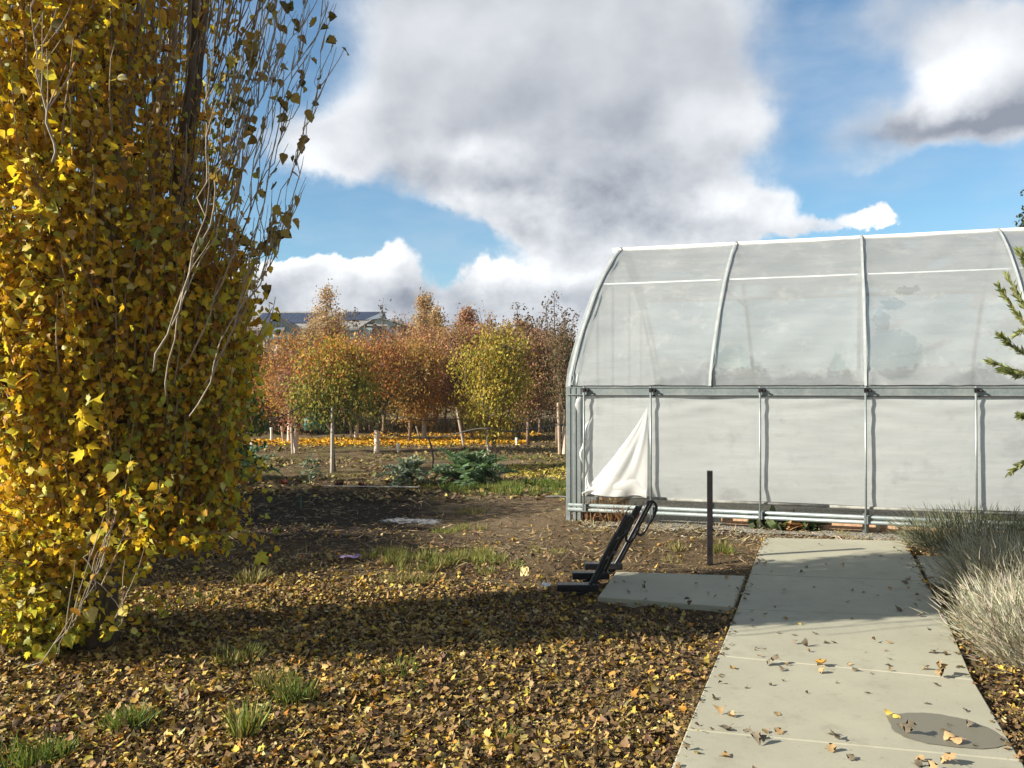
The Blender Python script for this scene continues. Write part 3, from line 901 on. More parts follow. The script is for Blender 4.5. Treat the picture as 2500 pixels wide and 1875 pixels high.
# guide poles in front of the curtain, each with its clamp
for xg in (.19, 1.01, 2.27, 3.40, 4.50, 5.65, 6.8, 7.95):
    mb = MB(); mb.tube([(xg, -.065, .0 if xg > 1 else .10), (xg, -.062, 1.63)], .0125, 7); g_ = mb.build('guide_pole', M_GALV, gh, smooth=True)
    mb = MB(); mb.box((xg + .03, -.03, 1.585), (.06, .05, .022)); mb.box((xg, -.065, 1.585), (.034, .03, .05)); mb.tube([(xg + .02, -.04, 1.59), (xg + .06, -.09, 1.575)], .012, 6); mb.build('clamp', M_RUST, g_)
    mb = MB(); mb.box((xg, -.05, .135), (.045, .05, .09)); mb.build('foot_clamp', M_GALV, g_)
# timber kick boards behind the rails
for x0, x1, z in ((1.80, 3.52, .075), (3.54, 5.3, .06), (5.32, LEN, .06)):
    mb = MB(); mb.box(((x0 + x1) / 2, .20, z - .045), (x1 - x0, .04, .075), mi=0); mb.box(((x0 + x1) / 2 + .03, .145, z - .075), (x1 - x0 - .08, .035, .05)); mb.build('kick_board', M_PLANK, gh, bevel=.003)
# torn piece of curtain: a bright folded triangle and a ragged strip
def sheet_from_grid(P4, nu, nv, fn, name, parent, mat):
    """P4: function (u,v)->Vector; fn: displacement along -y"""
    mb = MB(); V = []
    for j in range(nv + 1):
        for i in range(nu + 1):
            u, v = i / nu, j / nv
            p = P4(u, v); p.y -= fn(u, v); V.append(tuple(p))
    F_ = [(j * (nu + 1) + i, j * (nu + 1) + i + 1, (j + 1) * (nu + 1) + i + 1, (j + 1) * (nu + 1) + i) for j in range(nv) for i in range(nu)]
    mb.add(V, F_, (.90, .90, .88))
    o = mb.build(name, mat, parent, smooth=True)
    return o
def tri(u, v):
    # u across from the hanging edge (x=.96) to the free corner, v from top to bottom
    zt = 1.36; zb = .30
    z = zt + (zb - zt) * v
    reach = .80 * (v ** 1.12) + .02
    x = .965 - reach * u
    z2 = z - .06 * math.sin(u * math.pi / 2) * v * (1 - v) * 2 + .012 * math.sin(u * 9) * v
    return Vector((x, -.02, max(.29, z2)))
sheet_from_grid(tri, 26, 40, lambda u, v: .05 * math.sin(u * 3.14) * v + .012 * math.sin(u * 7 + v * 3) * v + .006 * math.sin(u * 17 - v * 5) * v + .022 * abs(math.sin(u * 5 + v * 2)) * v + .012 * abs(math.sin(u * 11 - v * 3)) * v, 'torn_flap', gh, M_FLAP)
def bott(u, v):
    x = .16 + u * .80
    zz = .30 + (.16 * math.sin(u * 3.0) + .10 * u) * (1 - v) + .018 * math.sin(u * 17)
    return Vector((x, -.05, zz))
sheet_from_grid(bott, 26, 8, lambda u, v: .03 * math.sin(v * 3.14) + .012 * math.sin(u * 11 + v * 3), 'torn_hem', gh, M_FLAP)
def strip(u, v):
    w = (.13 + .05 * math.sin(v * 7)) * (1 - .35 * v)
    x = .085 + .10 * math.sin(v * 2.2) * (v) + u * w - .02 * math.sin(v * 23)
    return Vector((x, -.01, 1.50 - 1.15 * v))
sheet_from_grid(strip, 6, 40, lambda u, v: .03 * math.sin(u * 4 + v * 11) + .03 * v, 'torn_strip', gh, M_FLAP)
# the hoop house was set out slightly out of square
for ch in gh.children_recursive:
    if ch.type == 'MESH' and not ch.data.get('skewed'):
        for v in ch.data.vertices: v.co.x += .082 * v.co.y
        ch.data['skewed'] = 1
# things inside, seen below the curtain
mb = MB(); mb.box((0, 0, .11), (.38, .20, .22)); o = mb.build('concrete_block', M_CONC, loc=tuple(GH_O + GU * 4.85 + GV * .95), bevel=.01)
tag(o, 'grey concrete block on the gravel inside the greenhouse', 'block')

# ------------------------------------------------------------------ black post
def ground_at(x, y):
    return float(ground_z(np.array([[x, y]]))[0])
pb = P(1533, 1207)
pr = empty('post', (pb.x, pb.y, 0), rad(-12))
tag(pr, 'dark square steel post standing in the leaves beside the slab', 'post')
mb = MB(); mb.box((0, 0, .39), (.052, .052, .88)); mb.build('post_tube', M_RUST, pr, bevel=.003)
mb = MB(); mb.box((0, 0, .831), (.047, .047, .005)); mb.build('cap', M_GALV, pr)

# ------------------------------------------------------------------ bike rack
br = empty('bike_rack', (P(1290, 1255).x, P(1290, 1255).y, 0))
tag(br, 'black tubular bike rack leaning over at the end of the slab', 'bike rack')
bo = br.location.copy()
def rel(v): return tuple(Vector(v) - bo)
def smooth_path(pts, n=6):
    pts = [Vector(p) for p in pts]; out_ = []
    for i in range(len(pts) - 1):
        p0 = pts[max(i - 1, 0)]; p1 = pts[i]; p2 = pts[i + 1]; p3 = pts[min(i + 2, len(pts) - 1)]
        for k in range(n):
            t = k / n
            out_.append(.5 * ((2 * p1) + (p2 - p0) * t + (2 * p0 - 5 * p1 + 4 * p2 - p3) * t * t + (3 * p1 - p0 - 3 * p2 + p3) * t ** 3))
    out_.append(pts[-1]); return out_
RUNS = [([(1248, 1281), (1268, 1275), (1287, 1246), (1318, 1184), (1357, 1113)], 6.50, (1203, 1292, 1276)),
        ([(1262, 1256), (1284, 1254), (1300, 1238), (1330, 1178), (1380, 1094)], 6.92, (1236, 1316, 1250)),
        ([(1290, 1238), (1318, 1235), (1334, 1214), (1356, 1174), (1405, 1082)], 7.28, (1262, 1344, 1232))]
for pts_, dpt, (fx0, fx1, fy) in RUNS:
    base = [D(x, y, dpt) for x, y in pts_]
    dz = Vector((0, .052, 0))
    for off in (Vector((-.012, 0, 0)), Vector((.028, .06, 0))):
        mb = MB(); mb.tube([rel(p + off) for p in smooth_path(base)], .0165, 8)
        mb.build('rail', M_BLACK, br, smooth=True)
    a, b_ = base[1] + Vector((0, .03, 0)), base[-1]
    for t in (.30, .62, .99):
        mb = MB(); c = base[2].lerp(base[-1], t)
        mb.tube([rel(c + Vector((-.014, 0, 0))), rel(c + Vector((.03, .06, 0)))], .014, 6)
        mb.build('rung', M_BLACK, br)
    f0, f1 = D(fx0, fy, dpt), D(fx1, fy, dpt)
    mb = MB(); mb.box(rel(((f0.x + f1.x) / 2, dpt + .02, .035)), (f1.x - f0.x, .10, .055)); mb.build('foot', M_BLACK, br, bevel=.008)
lp = [(1403, 1083), (1412, 1084), (1418, 1096), (1412, 1114), (1400, 1134), (1389, 1152), (1380, 1155), (1376, 1147)]
mb = MB(); mb.tube([rel(p) for p in smooth_path([D(x, y, 7.2) for x, y in lp])], .0115, 8); mb.build('loop', M_BLACK, br, smooth=True)
lp = [(1382, 1094), (1378, 1108), (1360, 1138), (1352, 1160), (1356, 1170), (1366, 1166), (1380, 1140)]
mb = MB(); mb.tube([rel(p) for p in smooth_path([D(x, y, 7.05) for x, y in lp])], .0115, 8); mb.build('loop', M_BLACK, br, smooth=True)
lp = [(1357, 1113), (1364, 1116), (1366, 1126), (1354, 1150), (1346, 1158)]
mb = MB(); mb.tube([rel(p) for p in smooth_path([D(x, y, 6.72) for x, y in lp])], .0115, 8); mb.build('loop', M_BLACK, br, smooth=True)

# ------------------------------------------------------------------ big poplar at the left
rng = np.random.default_rng(42)
TREE = np.array([-2.66, 5.25, 0.0])
RZ = [(-.1, .30), (.15, .46), (.4, .60), (.6, .76), (.9, .88), (1.2, .96), (1.5, 1.0), (1.9, .96), (2.6, .97), (3.4, 1.06), (4.2, 1.10), (5.0, 1.0), (5.8, .75), (6.5, .4), (7.0, .12)]
def RR(z): return np.interp(z, [a for a, b in RZ], [b for a, b in RZ])

poplar = empty('poplar_tree', tuple(TREE))
tag(poplar, 'tall bushy poplar with yellow autumn leaves filling the left edge', 'tree')
mb = MB()
mb.tube([(0, 0, -.1), (.02, .0, .5), (.0, .02, 1.2), (.05, .0, 2.4), (.08, .0, 3.6), (.06, 0, 5.0), (.02, 0, 6.4)], [.15, .12, .11, .10, .085, .06, .02], 12)
mb.build('trunk', M_BARKD, poplar, smooth=True)
limb_lines = []
for k in range(13):
    a = 2 * math.pi * (k + .3 * rng.random()) / 13
    h0 = .15 + 1.3 * rng.random()
    rout = .38 + .42 * rng.random()
    p = np.array([0.05 * math.cos(a), .05 * math.sin(a), h0]); pts = [p.copy()]
    L_ = 3.6 + 2 * rng.random()
    n = 16
    for i in range(n):
        t = (i + 1) / n
        rr_ = rout * (1 - math.exp(-2.6 * t)) * 1.05
        z = h0 + L_ * t
        aa = a + .22 * math.sin(3 * t + k)
        pts.append(np.array([rr_ * math.cos(aa), rr_ * math.sin(aa), z]) + rng.normal(0, .012, 3))
    limb_lines.append(np.array(pts))
    mb = MB(); r0 = .050 + .022 * rng.random()
    mb.tube(pts, list(np.linspace(r0, .010, len(pts))), 8)
    mb.build('limb', M_BARKL if k % 3 else M_BARKD, poplar, smooth=True)

def twig_path(p0, az_, lean, length, rng, n=5, droop=0.0):
    d = np.array([math.cos(az_) * math.sin(lean), math.sin(az_) * math.sin(lean), math.cos(lean)])
    pts = [p0.copy()]
    p = p0.copy()
    for i in range(n):
        d = d + np.array([0, 0, .12 - droop]) + rng.normal(0, .07, 3)
        d /= np.linalg.norm(d)
        p = p + d * length / n
        pts.append(p.copy())
    return np.array(pts)

twigs = MB()
LP, LA, LN_, LS, LC = [], [], [], [], []
YEL = [(.95, .72, .05), (.92, .64, .045), (.80, .50, .045), (.60, .33, .04), (.76, .66, .09), (.46, .50, .08), (.92, .82, .36), (.42, .23, .045)]
NT = 8600
toward_cam = math.atan2(-TREE[1], -TREE[0])
for i in range(NT):
    z0 = rng.uniform(.02, 6.3) if rng.random() > .12 else rng.uniform(.1, 2.2)
    a = rng.uniform(0, 2 * math.pi)
    # more of them on the side that can be seen
    if rng.random() < .5: a = toward_cam + rng.normal(0, 1.1)
    R_ = RR(z0)
    r0 = R_ * math.sqrt(rng.uniform(.12, 1.0)) * .96
    ky = np.interp(z0, [.3, .9, 1.6, 2.6], [.50, .50, .72, .95])
    p0 = np.array([r0 * math.cos(a), r0 * math.sin(a) * ky, z0])
    wpos = p0 + TREE
    xi = wpos[0] / wpos[1]
    L_ = rng.uniform(.25, .65)
    lean = rng.uniform(.1, .6) + (.5 if z0 < .8 else 0)
    right = max(0.0, (p0[0] - .16) / .80)
    keep = 1.0
    if z0 > 2.0 and right > 0: keep = max(.05, 1 - 1.25 * right * min(1, (z0 - 1.9) / .8))
    if z0 < .58 and p0[0] > .0: keep *= .12 + .5 * max(0, z0 - .3)
    if .25 < z0 < .6 and p0[0] > -.4: keep *= .6
    gap = vnoise(p0[None, :] + 7, 1.9, 77)[0]
    if gap < .34: keep *= .18
    pts = twig_path(p0, a + rng.normal(0, .4), lean, L_, rng, droop=.25 if z0 < .7 else 0)
    if rng.random() < .38 and (keep > .5 or z0 > 2):
        twigs.tube(pts, list(np.linspace(.0055, .002, len(pts))), 4, col=(.34, .27, .18) if rng.random() < .6 else (.20, .14, .09), cap=False, mi=1)
    nl = int(rng.integers(9, 17) * keep)
    if nl == 0: continue
    t = rng.uniform(0, 1, nl) * (len(pts) - 1)
    k = np.minimum(t.astype(int), len(pts) - 2)
    base = pts[k] + (pts[k + 1] - pts[k]) * (t - k)[:, None]
    outd = rng.normal(0, 1, (nl, 3)); outd[:, 2] -= .2
    outd = unit(outd)
    LP.append(base + outd * rng.uniform(.015, .05, (nl, 1)))
    ax = unit(outd * .7 + np.array([0, 0, -.75]) + rng.normal(0, .35, (nl, 3)))
    LA.append(ax)
    # blades face outward from the tree, loosely
    on = np.array([math.cos(a), math.sin(a), .15])
    LN_.append(unit(on[None, :] * .7 + rng.normal(0, .6, (nl, 3))))
    big_ = rng.random() < .07
    LS.append(rng.uniform(.027, .052, nl) * (1.7 if big_ else 1))
    hz = p0[2]
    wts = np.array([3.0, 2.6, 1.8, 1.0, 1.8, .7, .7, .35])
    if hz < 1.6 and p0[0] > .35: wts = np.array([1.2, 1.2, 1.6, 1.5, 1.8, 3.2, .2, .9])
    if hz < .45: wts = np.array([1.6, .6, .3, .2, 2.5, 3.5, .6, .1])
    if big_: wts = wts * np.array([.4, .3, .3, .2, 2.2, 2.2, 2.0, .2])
    if hz > 2.0 and p0[0] > .5: wts = np.array([.5, .6, 1.2, 1.8, .4, .8, .2, 2.2])  # upper right: browner, darker leaf colours with the shade painted in
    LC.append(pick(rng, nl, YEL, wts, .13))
# long bare shoots on the outside, rising to the right
shoot_l = []
def shoot(pts_img, depth0, depth1, r=.007):
    n = len(pts_img)
    base = [D(x, y, depth0 + (depth1 - depth0) * i / (n - 1)) - Vector(TREE) for i, (x, y) in enumerate(pts_img)]
    path = smooth_path(base, 5)
    path = [p + Vector(rng.normal(0, .011, 3)) for p in path]
    mb_ = MB(); mb_.tube(path, list(np.linspace(r * .62, .0016, len(path))), 5)
    shoot_l.append(np.array([tuple(p) for p in path]))
    return mb_
shoots = [
    ([(330, 800), (420, 560), (470, 380), (490, 240), (540, 120), (590, -40)], 4.4, 4.6, .011),
    ([(470, 780), (545, 640), (600, 540), (640, 380), (680, 200), (708, 0)], 5.0, 5.0, .008), ([(445, 830), (520, 660), (560, 480), (600, 260), (640, 120), (660, -30)], 4.8, 4.8, .009),
    ([(400, 800), (470, 640), (520, 470), (560, 300), (600, 120), (615, -20)], 4.7, 4.8, .008), ([(380, 700), (430, 500), (445, 330), (440, 160), (455, -20)], 4.3, 4.5, .007),
    ([(350, 860), (400, 640), (500, 430), (520, 260), (560, 60), (575, -30)], 4.5, 4.7, .008), ([(430, 700), (500, 540), (520, 330), (490, 120), (500, -20)], 4.9, 5.0, .008),
    
    ([(500, 680), (560, 560), (590, 470), (640, 330), (670, 240), (690, 140)], 5.1, 5.1, .006), ([(520, 300), (570, 200), (590, 130), (640, 60), (660, -30)], 5.0, 5.1, .006),
    ([(560, 420), (610, 290), (650, 180), (640, 60), (610, -20)], 5.2, 5.2, .006), ([(470, 520), (540, 330), (610, 180), (690, 60), (700, -40)], 4.9, 5.0, .006),
    ([(500, 660), (560, 560), (620, 500), (628, 440)], 5.1, 5.1, .004), ([(120, 350), (90, 200), (60, 0)], 4.0, 4.0, .012),
    ([(440, 560), (470, 420), (540, 250), (545, 90), (530, -30)], 5.2, 5.3, .007), ([(480, 420), (500, 280), (580, 140), (590, 40), (570, -30)], 5.0, 5.0, .006),
    ([(545, 640), (570, 520), (555, 400), (590, 250), (575, 100), (600, -20)], 5.1, 5.2, .006), ([(420, 900), (500, 700), (560, 600), (600, 520), (625, 380)], 4.6, 4.8, .008),
    ([(190, 1190), (205, 1240), (245, 1300), (262, 1362)], 4.1, 4.1, .005), ([(60, 1450), (130, 1380), (190, 1290), (215, 1190)], 3.9, 4.1, .006), ([(240, 1130), (215, 1230), (170, 1320), (120, 1420)], 4.1, 4.0, .005)]
for sp in shoots:
    sh = shoot(*sp)
    sh.build('shoot', M_BARKL, poplar, smooth=True)
# side twigs and sparse leaves on the shoots
for q, S in enumerate(shoot_l):
    low = S[:, 2].max() < 1.3
    n_side = 14 if not low else 6
    for j in range(n_side):
        i0 = rng.integers(3, len(S) - 1)
        pts = twig_path(S[i0], rng.uniform(-1.2, 1.6), rng.uniform(.2, .7), rng.uniform(.10, .38), rng, 4)
        twigs.tube(pts, list(np.linspace(.0035, .0014, len(pts))), 4, col=(.40, .33, .24), cap=False, mi=1)
        if rng.random() < .5:
            nl = int(rng.integers(1, 4))
            bi = rng.integers(1, len(pts), nl)
            LP.append(pts[bi] + rng.normal(0, .012, (nl, 3)))
            LA.append(unit(rng.normal(0, .5, (nl, 3)) + np.array([0, 0, -.9])))
            LN_.append(unit(rng.normal(0, 1, (nl, 3))))
            LS.append(rng.uniform(.035, .07, nl))
            lit_c = S[i0][0] < .3 or low  # leaves right of this get darker tints, silhouette shade painted in
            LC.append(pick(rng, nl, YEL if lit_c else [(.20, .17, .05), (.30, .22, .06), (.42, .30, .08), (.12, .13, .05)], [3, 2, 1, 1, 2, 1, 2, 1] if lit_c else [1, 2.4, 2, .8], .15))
LPa = np.concatenate(LP); LAa = np.concatenate(LA); LNa = np.concatenate(LN_); LSa = np.concatenate(LS); LCa = np.concatenate(LC)
half = rng.random(len(LPa)) < .6
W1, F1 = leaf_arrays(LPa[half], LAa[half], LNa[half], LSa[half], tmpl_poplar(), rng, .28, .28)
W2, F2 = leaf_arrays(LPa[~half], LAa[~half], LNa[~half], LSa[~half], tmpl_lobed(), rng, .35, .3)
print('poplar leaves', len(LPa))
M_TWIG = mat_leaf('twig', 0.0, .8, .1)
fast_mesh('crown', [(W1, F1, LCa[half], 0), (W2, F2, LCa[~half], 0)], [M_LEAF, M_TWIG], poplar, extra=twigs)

# ------------------------------------------------------------------ generic small trees and shrubs
def make_tree(name, loc, crown, leaves, leaf_size, cols, wts, label, cat, group=None, trunk_h=.7, trunk_r=.05, seed=0, shape='vase', guard=0.0,
              stakes=(), hang=.5, bark=None, sparse_top=0.0, clump=1.0, leafmat=None, top_cols=None, low_cols=None):
    """crown = (rx, ry, z0, z1); a tapered trunk, limbs that fork towards the crown and leaves gathered on twigs"""
    rng = np.random.default_rng(seed)
    root = empty(name, (loc[0], loc[1], 0))
    tag(root, label, cat, group)
    bark = bark or M_BARKB
    rx, ry, z0, z1 = crown
    trunk_r = min(trunk_r, .05) if z1 < 5 else trunk_r
    zc = (z0 + z1) / 2; hz = (z1 - z0) / 2
    lean = rng.normal(0, .04, 2)
    mb = MB()
    mb.tube([(0, 0, -.08), (lean[0] * .5, lean[1] * .5, trunk_h * .5), (lean[0], lean[1], trunk_h)], [trunk_r * 1.25, trunk_r, trunk_r * .9], 9)
    mb.build('trunk', bark, root, smooth=True)
    fork = np.array([lean[0], lean[1], trunk_h])
    tw = MB()
    nL = 5 if shape != 'cone' else 3
    tips = []
    for k in range(nL):
        a = 2 * math.pi * (k + rng.random() * .5) / nL
        tgt = np.array([rx * .6 * math.cos(a), ry * .6 * math.sin(a), z0 + (z1 - z0) * rng.uniform(.55, .9)])
        if shape == 'cone': tgt = np.array([rng.normal(0, .05), rng.normal(0, .05), z1 * .95])
        mid = fork * .45 + tgt * .55 + np.array([math.cos(a), math.sin(a), 0]) * rx * .16
        ln = smooth_path([fork, mid, tgt], 5)
        tw.tube(ln, list(np.linspace(trunk_r * .62, trunk_r * .14, len(ln))), 6, col=(.17, .12, .08), mi=1)
        tips += [np.array(tuple(p)) for p in ln[2:]]
    tips = np.array(tips)
    leaves = int(leaves * 1.9); leaf_size *= .68
    NB_ = max(20, int(leaves / 14))
    P_, A_, N_, S_, C_ = [], [], [], [], []
    cols = np.array(cols)
    for i in range(NB_):
        # clump centres in the crown envelope
        for _ in range(30):
            q = rng.uniform(-1, 1, 3)
            if shape == 'cone':
                tz = (q[2] + 1) / 2
                rmax = (1 - tz) ** .8 * (1.0 if tz > .08 else .7) * (.8 + .4 * math.sin(tz * 19 + seed)) + .07
                ok = math.hypot(q[0], q[1]) < 1
                q[0] *= rmax; q[1] *= rmax
            elif shape == 'vase':
                rmax = math.sqrt(max(0, 1 - abs(q[2]) ** 2.6)) * (.74 + .26 * (q[2] + 1) / 2)
                rmax *= .48 + .95 * vnoise(np.array([[math.atan2(q[1], q[0]) * 1.3, q[2] * 2.2, 0.0]]), 1.0, seed)[0]
                ok = math.hypot(q[0], q[1]) < rmax
            else:
                ok = np.linalg.norm(q) < 1
            if not ok: continue
            w = np.array([q[0] * rx, q[1] * ry, zc + q[2] * hz])
            nn = vnoise((w + np.array([loc[0], loc[1], 0]))[None, :], 2.1 / max(.5, rx) * .9, seed + 3)[0]
            if nn < .40 * clump and rng.random() < .8: continue
            if sparse_top and q[2] > .2 and rng.random() < sparse_top * (q[2] - .2) * 1.5: continue
            break
        else:
            continue
        j = np.argmin(np.sum((tips - w) ** 2, axis=1) + 1.5 * np.maximum(0, tips[:, 2] - w[2]) ** 2)
        src = tips[j]
        mid = (src + w) / 2 + np.array([0, 0, .05])
        if rng.random() < .55:
            tw.tube([src, mid, w], [trunk_r * .12, trunk_r * .08, .002], 3, col=(.20, .14, .10), cap=False, mi=1)
        nl = int(rng.integers(8, 20))
        sp = .10 + .05 * rx
        pos = w + rng.normal(0, 1, (nl, 3)) * np.array([sp, sp, sp * 1.1])
        P_.append(pos)
        A_.append(unit(rng.normal(0, .55, (nl, 3)) + np.array([0, 0, -hang])))
        N_.append(unit(rng.normal(0, .6, (nl, 3)) + unit(np.array([[w[0], w[1], .3]]))))
        S_.append(leaf_size * rng.uniform(.6, 1.35, nl))
        hgt = (w[2] - z0) / (z1 - z0)
        base = cols; ww = np.array(wts, float)
        if top_cols is not None and hgt + rng.normal(0, .12) > .62:
            base = np.array(top_cols); ww = np.ones(len(base))
        elif low_cols is not None and hgt + rng.normal(0, .1) < .30:
            base = np.array(low_cols); ww = np.ones(len(base))
        c0 = base[rng.choice(len(base), p=ww / ww.sum())]
        oth = pick(rng, nl, base, ww, .18)
        mixf = rng.random((nl, 1)) < .6
        C_.append(np.where(mixf, c0[None, :] * (1 + rng.normal(0, .15, (nl, 1))), oth).clip(.004, .95))
    if shape == 'vase':
        for _ in range(16):
            a = rng.uniform(0, 6.28); q_ = math.sqrt(rng.random()) * .95
            b0 = np.array([q_ * rx * math.cos(a), q_ * ry * math.sin(a), zc + hz * .55 * rng.uniform(.1, 1.1)])
            d_ = np.array([.5 * math.cos(a) * q_, .5 * math.sin(a) * q_, 1]) + rng.normal(0, .15, 3)
            e0 = b0 + d_ * hz * rng.uniform(.35, .85)
            tw.tube([b0, (b0 + e0) / 2 + rng.normal(0, .02, 3), e0], [.008, .006, .003], 3, col=(.20, .14, .10), cap=False, mi=1)
            nl = int(rng.integers(14, 34)); tt = rng.random((nl, 1))
            P_.append(b0 + (e0 - b0) * tt + rng.normal(0, .045 + .02 * rx, (nl, 3))); A_.append(unit(rng.normal(0, .6, (nl, 3)) + np.array([0, 0, -hang])))
            N_.append(unit(rng.normal(0, 1, (nl, 3)))); S_.append(leaf_size * rng.uniform(.6, 1.2, nl)); C_.append(pick(rng, nl, np.array(top_cols) if top_cols is not None else cols, np.ones(len(top_cols) if top_cols is not None else len(cols)), .2))
    P_ = np.concatenate(P_); A_ = np.concatenate(A_); N_ = np.concatenate(N_); S_ = np.concatenate(S_); C_ = np.concatenate(C_)
    gray = C_.mean(1, keepdims=True); C_ = np.clip(C_ * .93 + gray * .07, .004, .95)
    W, Fc = leaf_arrays(P_, A_, N_, S_, tmpl_small(.26), rng, .3, .35)
    fast_mesh('crown', [(W, Fc, C_, 0)], [leafmat or M_LEAF2, M_TWIG], root, extra=tw)
    if guard:
        mb = MB()
        g = [(lean[0] * .2, lean[1] * .2, -.03), (lean[0] * .5, lean[1] * .5, guard)]
        mb.tube(g, [.072, .068], 12); mb.build('trunk_guard', M_GUARD, root, smooth=False)
    return root

def stake(pa, pb_, r, label, group, mat=None):
    root = pa
    mb = MB()
    v = pb_ - pa
    mb.tube([(0, 0, -.05), tuple(v)], r, 8)
    o = mb.build('stake', mat or M_STAKE, loc=(pa.x, pa.y, 0))
    tag(o, label, 'stake', group)
    return o

YG = [(.36, .34, .045), (.42, .36, .05), (.22, .25, .04), (.14, .19, .035), (.40, .26, .05)]
OR = [(.66, .28, .05), (.70, .40, .06), (.52, .20, .06), (.36, .30, .08), (.28, .17, .07)]
RB = [(.50, .17, .10), (.40, .17, .10), (.56, .27, .13), (.38, .28, .13), (.26, .15, .09)]
YL = [(.62, .38, .035), (.55, .28, .03), (.46, .32, .05), (.34, .22, .05)]
TN = [(.60, .40, .19), (.54, .36, .18), (.66, .47, .22), (.48, .27, .13), (.42, .34, .16)]
DG = [(.06, .085, .03), (.09, .11, .04), (.045, .06, .025)]
PK = [(.52, .30, .22), (.46, .24, .17), (.60, .38, .28), (.40, .23, .15)]
GRP = 'fruit trees of the orchard'
T = make_tree
def at(x, y): return P(x, y)
def w2(p): return (p.x, p.y)
T('orchard_tree', w2(at(722, 1016)), (.86, .75, .82, 2.55), 4400, .095, YG, [3, 2.2, 2.2, 1.6, 1.4], 'yellow green orchard tree tied to the tall grey stake in front', 'tree', GRP, .75, .035, 101, guard=0, hang=1.0, low_cols=[(.08, .13, .03), (.12, .16, .03), (.20, .22, .04)], top_cols=OR[:3] + YG[:2])
T('orchard_tree', w2(at(813, 976)), (.86, .8, .80, 2.8), 4400, .10, OR, [2, 2, 1.5, 2.4, 1], 'orange and green orchard tree above a pale guard just right of the grey stake', 'tree', GRP, .85, .06, 102, guard=.54, hang=.8, low_cols=[(.07, .12, .03), (.12, .15, .035), (.30, .26, .04)], top_cols=[(.48, .16, .06), (.36, .13, .07), (.5, .28, .06)])
T('orchard_tree', w2(at(638, 976)), (.62, .6, .45, 2.35), 2200, .09, RB, [2, 2, 1.6, 1.6, 1.6], 'reddish brown thin orchard tree with pale guard and stake at the left of the row', 'tree', GRP, .7, .05, 103, guard=.52, sparse_top=.5, clump=1.2)
T('orchard_tree', w2(at(916, 946)), (1.0, .95, .35, 3.6), 4600, .11, OR, [2, 2.6, 1.2, 1.4, .8], 'orange tree with bright yellow lowest leaves beside the strip of gold leaves', 'tree', GRP, .9, .09, 104, guard=.85, low_cols=YL[:2], top_cols=RB[:3] + TN[:2], hang=.6)
T('orchard_tree', w2(at(1068, 1012)), (.84, .75, .70, 2.7), 4600, .095, [(.46, .38, .045), (.55, .42, .05), (.34, .32, .05), (.24, .25, .045), (.45, .28, .05)], [3, 3, 2, 1.4, 1], 'bright yellow leaning orchard tree behind the large artichoke plant', 'tree', GRP, .55, .06, 105, hang=1.1)
T('orchard_tree', w2(at(1219, 978)), (.46, .5, .75, 3.3), 1700, .08, [(.16, .13, .06), (.24, .15, .08), (.10, .12, .05), (.30, .16, .09)], [2, 2, 2, 1.5], 'dark sparse orchard tree with pale guard touching the greenhouse edge', 'tree', GRP, .95, .07, 106, guard=.66, sparse_top=.55, clump=1.2)
T('orchard_tree', w2(at(998, 948)), (.95, .9, .7, 3.5), 3000, .10, RB, [2, 1.5, 2, 2, 1], 'brownish red orchard tree behind the leaning stake', 'tree', GRP, .9, .05, 107, clump=1.15)
T('orchard_tree', w2(at(623, 953)), (.95, .9, .8, 3.3), 3000, .10, OR, [2, 1.4, 2, 1.2, 1.5], 'orange brown orchard tree with a pale guard behind the reddish thin one', 'tree', GRP, .9, .07, 108, guard=.95, low_cols=YL[:3])
T('orchard_tree', w2(at(769, 949)), (.95, .9, .75, 3.3), 3400, .10, OR, [1.4, 1.8, 1.5, 2.5, 1], 'orchard tree with short pale guard at the back edge of the gold leaves', 'tree', GRP, .9, .07, 109, guard=.5, low_cols=YL, top_cols=RB)
# taller pointed trees further back
GRP2 = 'tall pointed trees behind the orchard'
def cone(x, ytop, d, hw, z0, n, cols, label, seed, **k):
    g = D(x, 840, d); zt = CAM_H + (840 - ytop) / 1780 * d
    return T('pear_tree', (g.x, d), (hw * 1.15, hw, z0, zt), int(n * 1.5), .16, cols, np.ones(len(cols)), label, 'tree', GRP2, z0 + .3, .10, seed, shape='cone', hang=.3, **k)
cone(707, 630, 42, 1.9, 1.0, 5200, TN, 'tallest pointed tan orange tree in front of the solar roof', 201)
cone(672, 700, 40, 1.3, 1.0, 2200, TN, 'shorter tan shoulder tree left of the tallest pointed tree', 213)
cone(916, 645, 43, 1.55, 1.0, 3800, TN, 'pointed tan tree right of the apartment building', 202)
cone(942, 668, 41, .9, 1.0, 1500, TN, 'slim pointed tree close against the right side of a taller one', 203)
cone(1008, 672, 40, 1.3, .9, 3200, RB + TN[:1], 'pointed rusty red tree in the middle of the back row', 204)
cone(1092, 702, 38, 1.1, .9, 2000, [(.48, .36, .06), (.40, .30, .08)] + TN[:2], 'pointed yellowish tree in the back row', 205)
cone(1127, 698, 36, .9, .9, 1800, [(.50, .36, .08), (.40, .22, .10)] + TN[:2], 'pointed yellow tipped tree nearest the greenhouse', 206)
cone(528, 668, 34, 1.2, .8, 1500, PK, 'pinkish sparse tree beside the big poplar', 207, sparse_top=.4)
cone(548, 765, 30, 1.2, .5, 2600, [(.50, .18, .06), (.42, .16, .09), (.50, .26, .05)], 'red orange tree just right of the big poplar', 208)
